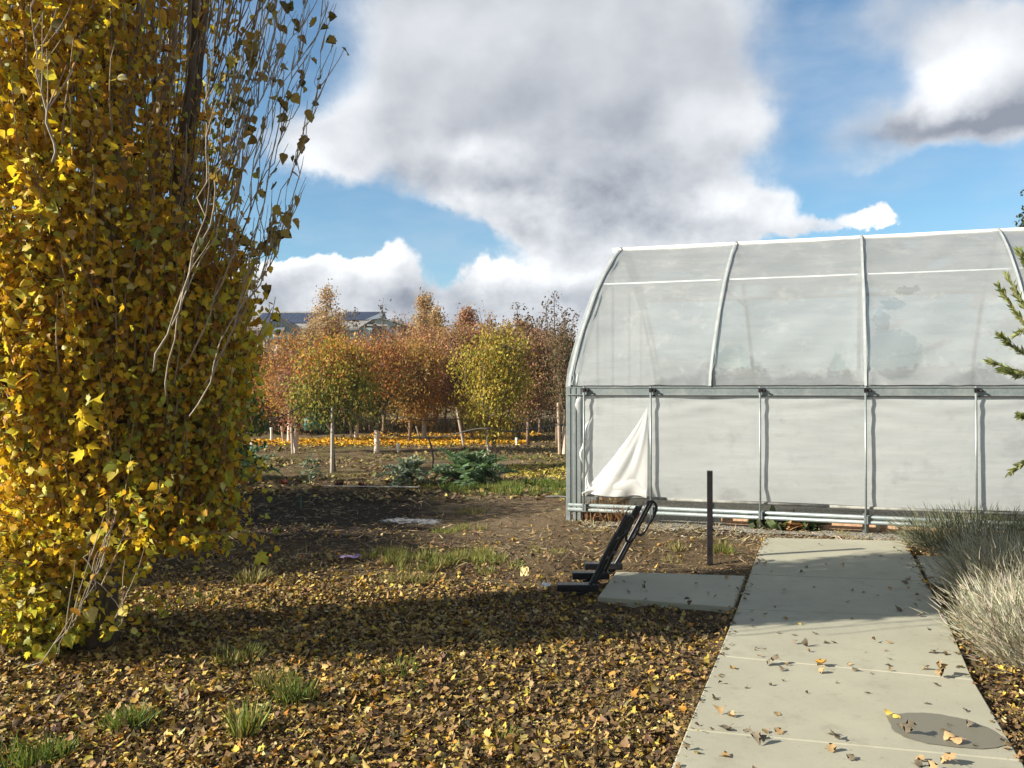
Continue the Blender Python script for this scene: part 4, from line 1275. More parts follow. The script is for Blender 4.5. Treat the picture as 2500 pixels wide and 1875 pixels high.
# filler trees of the middle rows
fill = [(596, 30, 1.0, .6, 2.75, OR, 'orange tree low beside the white parked car'), (690, 31, 1.2, .8, 3.3, [(.22, .21, .09), (.28, .22, .10), (.33, .17, .08)], 'grey green middle row tree under the tallest pointed tree'),
        (745, 33, 1.3, .7, 3.7, RB, 'rusty red middle row tree below the solar roof end'), (800, 30, 1.1, .7, 3.7, RB + DG[:1], 'dull red twiggy tree left of the orange one'),
        (860, 34, 1.4, .7, 3.7, RB + OR[:2], 'brown red tree filling the gap behind the orange one'), (960, 32, 1.2, .7, 3.6, [(.36, .22, .08), (.28, .20, .08), (.42, .24, .07)], 'brown tree of the middle row left of the yellow leaning one'),
        (1050, 30, 1.1, .8, 3.4, RB, 'reddish tree of the middle row right behind the yellow leaning one'), (1110, 28, 1.0, .8, 3.3, [(.30, .14, .09), (.22, .13, .07), (.38, .20, .08)], 'brown red tree of the middle row near the greenhouse'),
        (1165, 30, 1.1, .7, 3.4, [(.26, .13, .10), (.16, .12, .06), (.34, .18, .12)], 'dusky purple tree of the middle row near the greenhouse'), (1195, 40, 1.4, .3, 3.7, DG, 'dark green tree far back next to the greenhouse edge'),
        (1020, 26, .9, .8, 3.0, [(.46, .22, .12), (.50, .30, .12), (.38, .26, .12)], 'rusty tree filling the gap left of the yellow leaning one'), (1140, 24, .8, .8, 2.7, [(.42, .22, .13), (.34, .20, .11), (.48, .30, .16)], 'reddish tree between the yellow leaning one and the greenhouse'), (885, 25, .8, .7, 2.5, [(.58, .34, .08), (.50, .26, .08), (.40, .32, .09)], 'small golden tree low in front of the pointed tan one'),
        (655, 36, 1.2, .8, 3.4, [(.40, .25, .15), (.30, .22, .10), (.36, .15, .10)], 'pale brown tree in front of the cream building walls')]
for i, (x, d, r_, z0, z1, cl, lb) in enumerate(fill):
    g = D(x, 840, d)
    T('orchard_tree', (g.x, d), (r_ * (1.1 if x < 830 else 1.25), r_, z0, z1 + (-.25 if x < 830 else .5)), 5200, .12, cl, np.ones(len(cl)), lb, 'tree', GRP, z0 + .2, .07, 300 + i, clump=.95, sparse_top=.12)
# tall whippy shoots of pruned fruit trees against the sky
def whippy(x, d, tops, label, seed):
    rng = np.random.default_rng(seed)
    g = D(x, 840, d)
    root = empty('apple_tree', (g.x, d, 0)); tag(root, label, 'tree', GRP)
    mb = MB(); mb.tube([(0, 0, -.1), (0, 0, .9), (.05, 0, 1.6)], [.08, .07, .05], 8); mb.build('trunk', M_BARKB, root, smooth=True)
    tw = MB(); PP, AA, NN, SS, CC = [], [], [], [], []
    for (tx, ty) in tops:
        tp = np.array(tuple(D(tx, ty, d))) - np.array([g.x, d, 0]); tp[1] = rng.normal(0, .3)
        ln = smooth_path([(0.03, 0, 1.3), tuple(np.array([tp[0] * .6, tp[1] * .5, 1.3 + (tp[2] - 1.3) * .45])), tuple(tp)], 8)
        tw.tube(ln, list(np.linspace(.03, .008, len(ln))), 5, col=(.14, .10, .08), mi=1)
        for j in range(4, len(ln)):
            for _ in range(3):
                p = np.array(tuple(ln[j])) + rng.normal(0, .05, 3)
                tw.tube([tuple(ln[j]), tuple(p + rng.normal(0, .10, 3))], [.006, .003], 3, col=(.14, .10, .08), cap=False, mi=1)
                nl = int(rng.integers(2, 6))
                PP.append(p + rng.normal(0, .08, (nl, 3))); AA.append(unit(rng.normal(0, .7, (nl, 3)) + np.array([0, 0, .2])))
                NN.append(unit(rng.normal(0, 1, (nl, 3)))); SS.append(rng.uniform(.07, .12, nl)); CC.append(pick(rng, nl, [(.12, .10, .07), (.20, .13, .09), (.09, .10, .05)], [2, 2, 1]))
    W, Fc = leaf_arrays(np.concatenate(PP), np.concatenate(AA), np.concatenate(NN), np.concatenate(SS), tmpl_small(.25), rng)
    fast_mesh('crown', [(W, Fc, np.concatenate(CC), 0)], [M_LEAF2, M_TWIG], root, extra=tw)
whippy(1205, 24, [(1196, 640), (1178, 660), (1222, 672), (1244, 676), (1160, 700), (1215, 700), (1232, 720)], 'bare topped apple tree with long dark shoots beside the greenhouse', 51)
whippy(1120, 27, [(1117, 660), (1060, 690), (1140, 680), (1090, 720), (1150, 700)], 'apple tree with long upright shoots against the clouds', 52)
whippy(830, 29, [(826, 660), (800, 700), (850, 690), (760, 672), (870, 700)], 'thin twiggy apple tree crossing the end of the solar roof', 53)

# stakes
SG = 'wooden tree stakes in the orchard'
stake(at(717, 1018), D(719, 876, 16.0), .035, 'tall grey round stake in front of the yellow green tree', SG)
stake(at(632, 977), D(629, 915, 20.9), .03, 'short grey stake beside the reddish thin tree', SG)
stake(at(1056, 975), D(1046, 905, 21.1), .035, 'grey stake next to the yellow leaning tree', SG)
stake(at(1002, 961), D(986, 880, 23.5), .035, 'leaning brown stake left of the big artichoke', SG, M_WOOD)
stake(at(907, 944), D(899, 920, 27.4), .03, 'short slanting stake left of the orange tree guard', SG, M_WOOD)
stake(at(759, 949), D(756, 910, 26.1), .035, 'brown stake left of the shortest tree guard', SG, M_WOOD)
stake(at(613, 954), D(608, 920, 25), .035, 'brown stake against dry weeds at the left', SG, M_WOOD)
stake(at(1209, 978), D(1206, 870, 20.5), .04, 'tall brown stake beside the guard near the greenhouse', SG, M_WOOD)
stake(at(1204, 950), D(1203, 895, 26), .03, 'brown stake standing behind the one near the greenhouse', SG, M_WOOD)
stake(at(847, 932), D(851, 905, 31), .03, 'thin brown stake far back between two trees', SG, M_WOOD)
# white risers
WG = 'white irrigation risers'
for x, y0, y1, lb in ((544, 969, 952, 'white riser pipe at the left end of the gold leaves'), (561, 932, 920, 'white riser pipe furthest left in the dry weeds'), (586, 952, 924, 'tall white riser with a small valve in the dry weeds'),
                      (860, 974, 958, 'white riser pipe in front of the gold leaves'), (846, 933, 925, 'tiny white riser far behind the gold leaves'), (1116, 960, 946, 'white riser pipe at the right end of the gold leaves'),
                      (945, 920, 912, 'white riser pipe behind the orange tree'), (1141, 922, 902, 'white riser pipe far right before the back rows')):
    p = at(x, y0); h = CAM_H + (840 - y1) / 1780 * p.y
    mb = MB(); mb.tube([(0, 0, -.05), (0, 0, h)], .03, 8); mb.tube([(0, 0, h - .06), (0, 0, h + .01)], .042, 8)
    o = mb.build('riser_pipe', M_PVC, loc=(p.x, p.y, 0)); tag(o, lb, 'pipe', WG)
# pale guards of young trees in the back row
for x, y0, y1, lb in ((1136, 932, 905, 'small young tree guard post far back left of the greenhouse'), (1150, 914, 902, 'short pale guard far back near the greenhouse'), (1188, 908, 895, 'tiny pale guard furthest back near the greenhouse')):
    p = at(x, y0); h = CAM_H + (840 - y1) / 1780 * p.y
    mb = MB(); mb.tube([(0, 0, -.05), (0, 0, h)], .09, 8); o = mb.build('tree_guard', M_GUARD, loc=(p.x, p.y, 0)); tag(o, lb, 'tree guard', 'pale guards in the back row')
# drip hoses strung between the trees
def hose(name, pts, r, label, mat=M_HOSE):
    b = [D(x, y, d) for x, y, d in pts]
    o_ = b[0]
    mb = MB(); mb.tube([tuple(p - o_) for p in smooth_path(b, 6)], r, 5)
    o = mb.build(name, mat, loc=tuple(o_), smooth=True); tag(o, label, 'hose', 'drip hoses hung through the orchard')
hose('drip_hose', [(440, 970, 13), (526, 940, 13.5), (580, 915, 14), (654, 876, 15)], .011, 'dark hose rising to the right from the poplar')
hose('drip_hose', [(748, 884, 15), (784, 907, 15.4), (820, 930, 15.8), (862, 941, 15.9), (925, 946, 15.9), (980, 938, 15.8), (1020, 928, 15.6), (1060, 925, 15.4), (1100, 932, 15.8), (1160, 925, 17), (1230, 914, 19)], .011, 'grey hose sagging in a long curve before the gold leaves')
hose('drip_hose', [(822, 885, 20), (850, 897, 20), (893, 905, 20), (920, 908, 20.5), (1000, 905, 21), (1060, 912, 21)], .011, 'thin dark hose behind the orange tree')
hose('drip_hose', [(1120, 906, 24), (1160, 900, 24), (1205, 891, 24), (1235, 888, 24)], .012, 'dark hose crossing to the greenhouse corner')
hose('drip_hose', [(550, 908, 22), (580, 904, 22), (610, 898, 22)], .011, 'short pale hose among the left trees')
# crooked dark iron rod
mb = MB(); p0 = at(934, 1020)
mb.tube([tuple(D(x, y, 15.8) - Vector((p0.x, p0.y, 0))) for x, y in ((934, 1020), (936, 990), (934, 975), (929, 955), (925, 944))], .018, 6)
o = mb.build('iron_rod', M_RUST, loc=(p0.x, p0.y, 0)); tag(o, 'crooked dark rod between the silvery and the green artichoke', 'rod')
# small green stake, string bundle, litter, pipes on the ground
p0 = at(650, 1094); mb = MB(); mb.box((0, 0, .06), (.018, .012, .17)); o = mb.build('plant_marker', mat_plain('green_marker', (.05, .22, .16), .5), loc=(p0.x, p0.y, 0)); tag(o, 'small green plant marker in the shaded bed', 'marker')
rng = np.random.default_rng(12)
p0 = at(895, 1132); mb = MB()
for k in range(70):
    a0 = Vector((-.30 + rng.normal(0, .04), .05 + rng.normal(0, .03), .02 + rng.random() * .03)); a1 = Vector((.34 + rng.normal(0, .08), -.10 + rng.normal(0, .06), .01 + rng.random() * .04))
    pts = [a0.lerp(a1, t) * .72 + Vector((0, rng.normal(0, .030), abs(rng.normal(0, .018)))) for t in np.linspace(0, 1, 9)]
    mb.tube(pts, .0017, 3, cap=False)
for k in range(12):
    c = Vector((-.30 + rng.normal(0, .04), .07, .03)); pts = [c + Vector((.06 * math.cos(t), .05 * math.sin(t), .02 * math.sin(2 * t))) for t in np.linspace(0, 5, 10)]
    mb.tube(pts, .0026, 3, cap=False)
o = mb.build('twine', mat_plain('shaded_twine', (.22, .23, .25), .8), loc=(p0.x, p0.y, 0)); tag(o, 'frayed bundle of white twine lying in the shade', 'twine')  # white twine coloured dark grey, its shade put into the colour
for x, y, c, lb, nm in ((757, 1208, (.45, .30, .50), 'crumpled pale purple wrapper lying in the leaves', 'wrapper'), (1180, 1270, (.75, .75, .75), 'tiny white paper scrap at the shadow edge', 'paper_scrap'), (1133, 1248, (.80, .62, .28), 'pale upright curled leaf scrap near the grass clump', 'leaf_scrap'), (1378, 1102, (.45, .05, .30), 'magenta cloth scrap behind the bike rack', 'cloth_scrap')):
    p0 = P(x, y) if nm != 'cloth_scrap' else P(1378, 1125)
    mb = MB(); V = []; n = 7
    sx_, sy_ = (.10, .05) if nm == 'wrapper' else (.035, .03)
    if nm == 'cloth_scrap': sx_, sy_ = .07, .06
    for j in range(n):
        for i in range(n): V.append(((i / 6 - .5) * 2 * sx_, (j / 6 - .5) * 2 * sy_, .02 + abs(rng.normal(0, .012)) + (.06 * j / 6 if nm == 'leaf_scrap' else 0)))
    mb.add(V, [(j * n + i, j * n + i + 1, (j + 1) * n + i + 1, (j + 1) * n + i) for j in range(n - 1) for i in range(n - 1)])
    o = mb.build(nm, mat_plain(nm + '_stuff', c, .6), loc=(p0.x, p0.y, 0)); tag(o, lb, 'litter')
for a, b2, lb in (((700, 1049), (905, 1052), 'thin white pipe lying along the shaded bed'),):
    pa, pb2 = P(*a, z=.05), P(*b2, z=.05)
    mb = MB(); mb.tube([(0, 0, 0), tuple(pb2 - pa)], .007, 6); o = mb.build('ground_pipe', M_PVC, loc=tuple(pa)); tag(o, lb, 'pipe')
for a, b2, lb in (((1180, 1073), (1234, 1075), 'black hose end on the ground beside the greenhouse corner'), ((1060, 1027), (1105, 1018), 'dark branch lying under the yellow tree')):
    pa, pb2 = P(*a, z=.04), P(*b2, z=.06)
    mb = MB(); mb.tube([(0, 0, 0), tuple((pb2 - pa) * .5 + Vector((0, .03, .01))), tuple(pb2 - pa)], .017, 6); o = mb.build('hose_end' if 'hose' in lb else 'fallen_branch', M_HOSE, loc=tuple(pa)); tag(o, lb, 'hose' if 'hose' in lb else 'branch')

# teal tank
p0 = D(676, 918, 29.5)
tk = empty('water_tank', (p0.x, p0.y, 0)); tag(tk, 'rounded teal plastic tank half hidden behind the thin red tree', 'tank')
mb = MB(); V = []; Fq = []
nu, nv = 20, 12
for j in range(nv + 1):
    ph = -.9 + (math.pi / 2 + .9) * j / nv
    for i in range(nu):
        th = 2 * math.pi * i / nu
        V.append((.44 * math.cos(ph) * math.cos(th) * (1 + .015 * math.sin(10 * th)), .40 * math.cos(ph) * math.sin(th), .38 + .33 * math.sin(ph)))
for j in range(nv):
    for i in range(nu): Fq.append((j * nu + i, j * nu + (i + 1) % nu, (j + 1) * nu + (i + 1) % nu, (j + 1) * nu + i))
mb.add(V, Fq); mb.build('tank_body', M_TEAL, tk, smooth=True)
mb = MB(); mb.tube([(0, 0, .69), (0, 0, .74)], .10, 14); mb.build('lid', M_TEAL, tk)

# parked car beyond the orchard
cpos = D(636, 870, 58)
car = empty('parked_car', (cpos.x, cpos.y, 0), rad(70)); tag(car, 'white car with red tail lights parked beyond the orchard', 'car')
prof_car = [(-2.1, .35), (-2.15, .75), (-2.0, .98), (-1.6, 1.05), (-1.15, 1.45), (.3, 1.48), (1.0, 1.05), (1.9, .92), (2.15, .7), (2.12, .35)]
def loft(profile, w0, w1):
    mb = MB(); n = len(profile)
    V = [(x, -w0 + (w1 if z > 1.1 else 0), z) for x, z in profile] + [(x, w0 - (w1 if z > 1.1 else 0), z) for x, z in profile]
    F_ = [tuple(range(n))[::-1], tuple(range(n, 2 * n))] + [(i, (i + 1) % n, n + (i + 1) % n, n + i) for i in range(n)]
    mb.add(V, F_); return mb
M_CAR = mat_plain('white_paint', (.80, .80, .82), .25, 0, 5, .02, coat=.8)
M_GLASS = mat_plain('dark_glass', (.02, .025, .03), .08, 0, 5, .05)
loft(prof_car, .86, .16).build('body', M_CAR, car, bevel=.04)
for sg in (-1, 1):
    mb = MB(); mb.add([(-1.45, sg * .865, 1.08), (.85, sg * .865, 1.08), (.25, sg * .735, 1.42), (-1.1, sg * .735, 1.42)], [(0, 1, 2, 3)]); mb.build('side_window', M_GLASS, car)
    mb = MB(); mb.box((-2.13, sg * .66, .82), (.06, .28, .16)); mb.build('tail_light', mat_plain('red_lens', (.55, .02, .02), .2), car)
    for xw in (-1.3, 1.35):
        mb = MB(); mb.tube([(xw, sg * .70, .32), (xw, sg * .88, .32)], .32, 20); wq = mb.build('wheel', mat_plain('tyre', (.02, .02, .02), .8), car)
        mb = MB(); mb.tube([(xw, sg * .87, .32), (xw, sg * .895, .32)], .19, 14); mb.build('rim', M_GALV, wq)
mb = MB(); mb.add([(-1.64, -.66, 1.08), (-1.64, .66, 1.08), (-1.21, .58, 1.42), (-1.21, -.58, 1.42)], [(0, 1, 2, 3)]); mb.build('rear_window', M_GLASS, car)

# ------------------------------------------------------------------ apartment building far behind
BD = 120.0; KX = BD / 1780.0
def bx(x, yo=0.0): return (x - 1106) * KX * (BD + yo) / BD
def bz(y, yo=0.0): return CAM_H + (840 - y) * KX * (BD + yo) / BD
X0, X1 = bx(430), bx(806)
bld = empty('apartment_building', (0, BD, 0)); tag(bld, 'grey and cream apartment building with solar panels on its roof', 'building')
C_TAUPE = mat_plain('taupe_wall', (.30, .27, .24), .85, 0, 2, .08); C_CREAM = mat_plain('cream_wall', (.72, .65, .50), .85, 0, 2, .06)
C_BLUE = mat_plain('blue_grey_board', (.30, .43, .44), .8, 0, 2, .08); C_SLATE = mat_plain('slate_wall', (.13, .16, .19), .8, 0, 2, .1)
C_ROOF = mat_plain('roof_shingle', (.25, .24, .22), .9, 0, 1.5, .2); C_TRIM = mat_plain('white_trim', (.70, .68, .62), .6, 0, 3, .05)
C_SOLAR = mat_plain('solar_glass', (.018, .025, .06), .25, 0, 1.0, .4); C_WIN = mat_plain('window_glass', (.10, .13, .15), .1, 0, 2, .3)
C_BRN = mat_plain('brown_trim', (.07, .055, .045), .8)
def bbox(name, x0, x1, z0, z1, y0, y1, mat, parent=bld):
    mb = MB(); mb.box(((x0 + x1) / 2, (y0 + y1) / 2, (z0 + z1) / 2), (x1 - x0, y1 - y0, z1 - z0)); return mb.build(name, mat, parent)
eave = bz(707); ridge = bz(673, 7)
bbox('wall', X0, X1, 0, eave, .6, 13, C_TAUPE)
bbox('upper_wall', X0, X1 - .2, bz(731), eave - .02, .45, 1.0, C_BLUE)
bbox('lower_wall', bx(592), bx(650), 0, bz(731) - .15, .30, .9, C_CREAM)
bbox('lower_wall', bx(520), bx(570), 0, bz(731) - .15, .30, .9, C_CREAM)
bbox('lower_wall', bx(700), bx(838), 0, bz(731) - .15, .30, .9, C_CREAM)
bbox('band', X0, X1, bz(731) - .15, bz(731) + .18, .2, .7, C_TRIM)
# main roof: two slopes
mb = MB()
a = .6
mb.add([(X0 - a, -.5, eave - .1), (X1 - 2.0, -.5, eave - .1), (X1 + .6, 7, ridge), (X0 - a, 7, ridge), (X0 - a, 14, eave), (X1 + .4, 14, eave),
        (X0 - a, -.5, eave - .45), (X1 - 2.0, -.5, eave - .45)], [(0, 1, 2, 3), (3, 2, 5, 4), (0, 6, 7, 1), (1, 7, 5, 2), (0, 3, 4, 6)])
mb.build('roof', C_ROOF, bld)
def on_roof(x, t, lift=.14):
    return (x, -.5 + 7.5 * t, eave - .1 + (ridge - eave + .1) * t + lift)
for xa0, xa1, xb0, xb1, t0, t1 in ((bx(540), bx(663), bx(540), bx(672), .24, .86), (bx(722), bx(786), bx(729), bx(803), .42, .93)):
    mb = MB(); q = [on_roof(xa0, t0), on_roof(xa1, t0), on_roof(xb1 + .1, t1), on_roof(xb0, t1)]
    lo_ = [(p[0], p[1] + .03, p[2] - .09) for p in q]
    mb.add(q + lo_, [(0, 1, 2, 3), (4, 5, 1, 0), (5, 6, 2, 1), (6, 7, 3, 2), (7, 4, 0, 3)]); sp_ = mb.build('solar_panel', C_SOLAR, bld)
    mb = MB()
    nseg = 12
    for k in range(1, nseg):
        u = k / nseg
        p_ = np.array(q[0]) * (1 - u) + np.array(q[1]) * u; r_ = np.array(q[3]) * (1 - u) + np.array(q[2]) * u
        mb.tube([tuple(p_ + [0, 0, .012]), tuple(r_ + [0, 0, .012])], .018, 4)
    mb.build('frame_lines', C_SLATE, sp_)
bbox('roof_vent', bx(662), bx(684), ridge, ridge + .35, 6.5, 7.2, C_TRIM)
# front gable
gx0, gx1, gxc = bx(574), bx(634), bx(604)
mb = MB(); zt = bz(687)
mb.add([(gx0, -.6, bz(732)), (gx1, -.6, bz(732)), (gx1, -.6, bz(706)), (gxc, -.6, zt), (gx0, -.6, bz(706)), (gx0, .5, bz(732)), (gx1, .5, bz(732)), (gx1, .5, bz(706)), (gxc, .5, zt), (gx0, .5, bz(706))],
       [(0, 1, 2, 3, 4), (1, 6, 7, 2), (5, 0, 4, 9)])
mb.build('gable_wall', C_BLUE, bld)
mb = MB()
for k in range(10):
    x = gx0 + (gx1 - gx0) * (k + .5) / 10; zz = bz(706) + (zt - bz(706)) * (1 - abs(x - gxc) / ((gx1 - gx0) / 2))
    mb.box((x, -.63, (bz(732) + zz) / 2), (.09, .06, zz - bz(732)))
mb.build('batten', mat_plain('batten_paint', (.15, .24, .25), .8), bld)
mb = MB()
for sgn, xe in ((-1, bx(569)), (1, bx(639))):
    mb.add([(gxc, -1.2, bz(683.5)), (xe, -1.2, bz(708)), (xe, 5, bz(708)), (gxc, 5, bz(683.5)), (gxc, -1.2, bz(685.5)), (xe, -1.2, bz(710)), (xe, 5, bz(710)), (gxc, 5, bz(685.5))],
           [(0, 1, 2, 3), (4, 5, 1, 0), (5, 6, 2, 1), (7, 6, 5, 4)])
mb.build('gable_roof', C_ROOF, bld)
mb = MB()
for xe in (bx(570.5), bx(637.5)):
    mb.tube([(gxc, -1.28, bz(686.2)), (xe, -1.28, bz(709.5))], .16, 4)
mb.build('rake_board', C_BRN, bld)
# windows
wins = [(595, 606, 711, 727), (609, 616, 711, 727), (568, 573, 712, 728), (561, 567, 712, 728), (548, 554, 712, 728), (596, 603, 753, 770), (560, 567, 753, 770), (612, 620, 753, 770),
        (655, 662, 712, 728), (668, 675, 712, 728), (690, 698, 712, 728), (712, 720, 712, 728), (735, 743, 712, 728), (758, 766, 712, 728), (660, 668, 752, 770), (700, 708, 752, 770), (745, 753, 752, 770), (790, 797, 752, 770), (535, 541, 712, 728)]
for x0, x1, y0, y1 in wins:
    yy = -.72 if 590 < x0 < 620 and y0 < 740 else .10
    w = bbox('window', bx(x0) - .12, bx(x1) + .12, bz(y1) - .12, bz(y0) + .12, yy, yy + .3, C_TRIM)
    bbox('pane', bx(x0), bx(x1), bz(y1), bz((y0 + y1) / 2) - .05, yy - .03, yy + .1, C_WIN, w)
    bbox('pane', bx(x0), bx(x1), bz((y0 + y1) / 2) + .05, bz(y0), yy - .03, yy + .1, C_WIN, w)
# awning with its bracket
mb = MB(); ax0, ax1 = bx(594), bx(619)
mb.add([(ax0, -.75, bz(706)), (ax1, -.75, bz(706)), (ax1 + .1, -1.9, bz(716)), (ax0 + .1, -1.9, bz(716)), (ax1, -.75, bz(720))], [(0, 1, 2, 3), (1, 4, 2)]); mb.build('awning', C_SLATE, bld)
# right wing: gables and lower roofs
bbox('wing_wall', bx(800), bx(884), 0, bz(700), 3, 16, C_SLATE)
bbox('wing_base', bx(820), bx(837), 0, bz(724), 1.2, 3.2, C_CREAM)
bbox('wing_base', bx(840), bx(884), 0, bz(731), 2.6, 3.2, C_TAUPE)
mb = MB()
mb.add([(bx(812.5), 6.9, ridge + .02), (bx(823), 6.9, bz(686)), (bx(800), 0, bz(690)), (bx(788), -.3, bz(691)), (bx(823), 0, bz(687))], [(0, 1, 4), (0, 4, 2, 3)]); mb.build('gable_end', C_SLATE, bld)
mb = MB()
mb.add([(bx(814), .5, bz(684)), (bx(888), .5, bz(703)), (bx(886), 9, bz(692)), (bx(845), 9, bz(686)), (bx(814), .5, bz(686)), (bx(888), .5, bz(705))], [(0, 1, 2, 3), (4, 5, 1, 0)]); mb.build('wing_roof', C_ROOF, bld)
mb = MB(); mb.add([(bx(815), .8, bz(686)), (bx(884), .8, bz(704)), (bx(838), .8, bz(703)), (bx(800), .8, bz(703))], [(0, 3, 2, 1)]); mb.build('wing_gable', C_BLUE, bld)
bbox('fascia', bx(792), bx(838), bz(702.5), bz(701), .2, .7, C_TRIM)
mb = MB(); mb.add([(bx(832), 8, bz(690)), (bx(831), 14, bz(678)), (bx(847), 14, bz(678.5)), (bx(853), 8, bz(691)), (bx(852), 9, bz(691)), (bx(847), 8.5, bz(679))], [(0, 3, 5, 1), (3, 4, 2, 5)]); mb.build('small_gable', C_ROOF, bld)
for x in (862, 874, 880):
    w = bbox('window', bx(x) - .1, bx(x + 4) + .1, bz(726), bz(716), 2.7, 3.1, C_TRIM); bbox('pane', bx(x), bx(x + 4), bz(725), bz(717), 2.62, 2.9, C_WIN, w)

# ------------------------------------------------------------------ far mass of trees along the horizon
rng = np.random.default_rng(77)
n = 26000
xx = rng.uniform(-75, 95, n); yy = rng.uniform(82, 98, n)
top = 2.4 + 2.2 * vnoise(np.stack([xx, yy * 0], 1), .12, 5) + 1.3 * vnoise(np.stack([xx, yy * 0], 1), .5, 6)
zz = rng.random(n) ** .8 * top
cc = pick(rng, n, [(.06, .08, .03), (.09, .10, .04), (.16, .11, .05), (.12, .09, .05), (.05, .06, .03)], [3, 2, 1, 1, 2], .25)
W, Fc = leaf_arrays(np.stack([xx, yy, zz], 1), rng.normal(0, 1, (n, 3)), rng.normal(0, 1, (n, 3)), rng.uniform(.35, .7, n), tmpl_small(.4), rng)
o = fast_mesh('distant_trees', [(W, Fc, cc, 0)], [M_LEAF2]); tag(o, 'dark band of far trees behind the orchard', kind='stuff')
# dry weeds behind the gold leaves
n = 15000
xx = rng.uniform(-19, 7, n); yy = rng.uniform(30, 37, n)
keep = vnoise(np.stack([xx, yy], 1), .6, 8) > .30
xx, yy = xx[keep], yy[keep]; n = len(xx)
hh = rng.uniform(.3, .95, n) * np.where(xx < -7, 1.1, .55)
cc = pick(rng, n, [(.20, .16, .09), (.13, .10, .06), (.10, .10, .04), (.28, .22, .12)], [2, 3, 1.5, 1], .2)
W, Fc = leaf_arrays(np.stack([xx, yy, np.zeros(n)], 1), unit(np.stack([rng.normal(0, .25, n), rng.normal(0, .25, n), np.ones(n)], 1)), rng.normal(0, 1, (n, 3)), hh, tmpl_blade(.035), rng, .2, .1)
o = fast_mesh('dry_weeds', [(W, Fc, cc, 0)], [M_GRASS]); tag(o, 'dry brown weeds behind the orchard rows', kind='stuff')

# dark conifer behind the greenhouse
T('conifer_tree', (19.3, 30), (1.7, 1.7, 3.0, 8.6), 3600, .22, DG, [1, 1, 1], 'dark conifer tip rising above the greenhouse at the right edge', 'tree', None, 3.0, .2, 401, shape='cone', hang=.9, clump=.6)

# broad green shrubs behind the poplar: they shade the bed
GS = 'broad shaded shrubs behind the poplar'
for x, y, rx_, h, sd, lb in ((-4.55, 10.3, 1.35, 2.15, 501, 'green leafy shrub just behind the poplar'), (-5.6, 12.0, 1.3, 2.3, 502, 'green shrub farther behind the poplar'), (-5.0, 7.5, 1.05, 1.9, 503, 'green shrub hidden deep behind the poplar')):
    T('mulberry_bush', (x, y), (rx_, 1.25, .05, h), 5200, .12, [(.07, .13, .03), (.10, .17, .035), (.20, .22, .04), (.30, .24, .04)], [3, 2, 1, .6], lb, 'shrub', GS, .35, .05, sd, shape='round', clump=.7, hang=.7)

# ------------------------------------------------------------------ artichokes
def artichoke(loc, nleaf, L0, cols, label, seed, H=1.0):
    rng = np.random.default_rng(seed)
    root = empty('artichoke_plant', (loc.x, loc.y, 0)); tag(root, label, 'plant', 'artichoke plants at the orchard edge')
    tw = MB(); PP, AA, NN, SS, CC = [], [], [], [], []
    for k in range(nleaf):
        a = 2 * math.pi * k * .381966 + rng.normal(0, .2)
        t = k / nleaf
        L_ = L0 * rng.uniform(.75, 1.15)
        el0 = 1.35 - 1.0 * t + rng.normal(0, .1)
        off = np.array([rng.normal(0, L0 * .22), rng.normal(0, L0 * .18), 0])
        p = off + np.array([0, 0, .03 + .25 * H * (1 - t)]); pts = [p]
        dr = np.array([math.cos(a), math.sin(a)])
        e = el0
        nst = 11
        for i in range(nst):
            p = p + np.array([dr[0] * math.cos(e), dr[1] * math.cos(e), math.sin(e) * H]) * L_ / nst
            e -= (.9 + .8 * t) / nst * 1.3
            pts.append(p)
        tw.tube(pts, list(np.linspace(.011, .003, len(pts))), 4, col=tuple(np.array(cols[0]) * 1.25), mi=1)
        sd_ = np.array([-dr[1], dr[0], 0])
        for i in range(2, nst + 1):
            w = .24 * L_ * math.sin(math.pi * (i / (nst + 1)) ** .8) + .03
            fw = unit((pts[i] - pts[i - 1])[None, :])[0]
            for s in (-1, 1):
                for q in range(2):
                    PP.append(pts[i] - (pts[i] - pts[i - 1]) * .5 * q); AA.append(sd_ * s + fw * (.55 + .3 * q) + np.array([0, 0, .12]) + rng.normal(0, .12, 3))
                    NN.append(np.array([0, 0, 1.0]) + rng.normal(0, .25, 3)); SS.append(w * rng.uniform(.7, 1.1) * (1 if q == 0 else .7))
                    CC.append(np.array(cols[rng.integers(len(cols))]) * rng.uniform(.8, 1.2))
    W, Fc = leaf_arrays(np.array(PP), np.array(AA), np.array(NN), np.array(SS), tmpl_small(.24), rng, .25, .3)
    fast_mesh('leaves', [(W, Fc, np.array(CC), 0)], [M_LEAF2, M_TWIG], root, extra=tw)
SILV = [(.27, .34, .25), (.33, .40, .31), (.30, .37, .28), (.44, .50, .42)]
DGR = [(.12, .23, .10), (.17, .29, .13), (.22, .33, .20), (.30, .40, .30)]
artichoke(P(885, 1046), 30, .46, SILV, 'silvery artichoke plant at the orchard edge', 61, .75)
artichoke(P(1010, 1046), 38, .62, DGR, 'large deep green artichoke plant with arching toothed leaves', 62, .80)
artichoke(P(1052, 1040), 16, .42, DGR, 'green artichoke plant against the foot of the yellow tree', 63, .7)
artichoke(P(500, 1035), 34, .72, [(.13, .24, .14), (.20, .30, .22), (.26, .36, .28)], 'blue green artichoke plant peeking out beside the poplar', 64, .8)
artichoke(P(672, 1035), 12, .22, SILV, 'tiny silvery artichoke seedling near the tall grey stake', 65, 1.0)
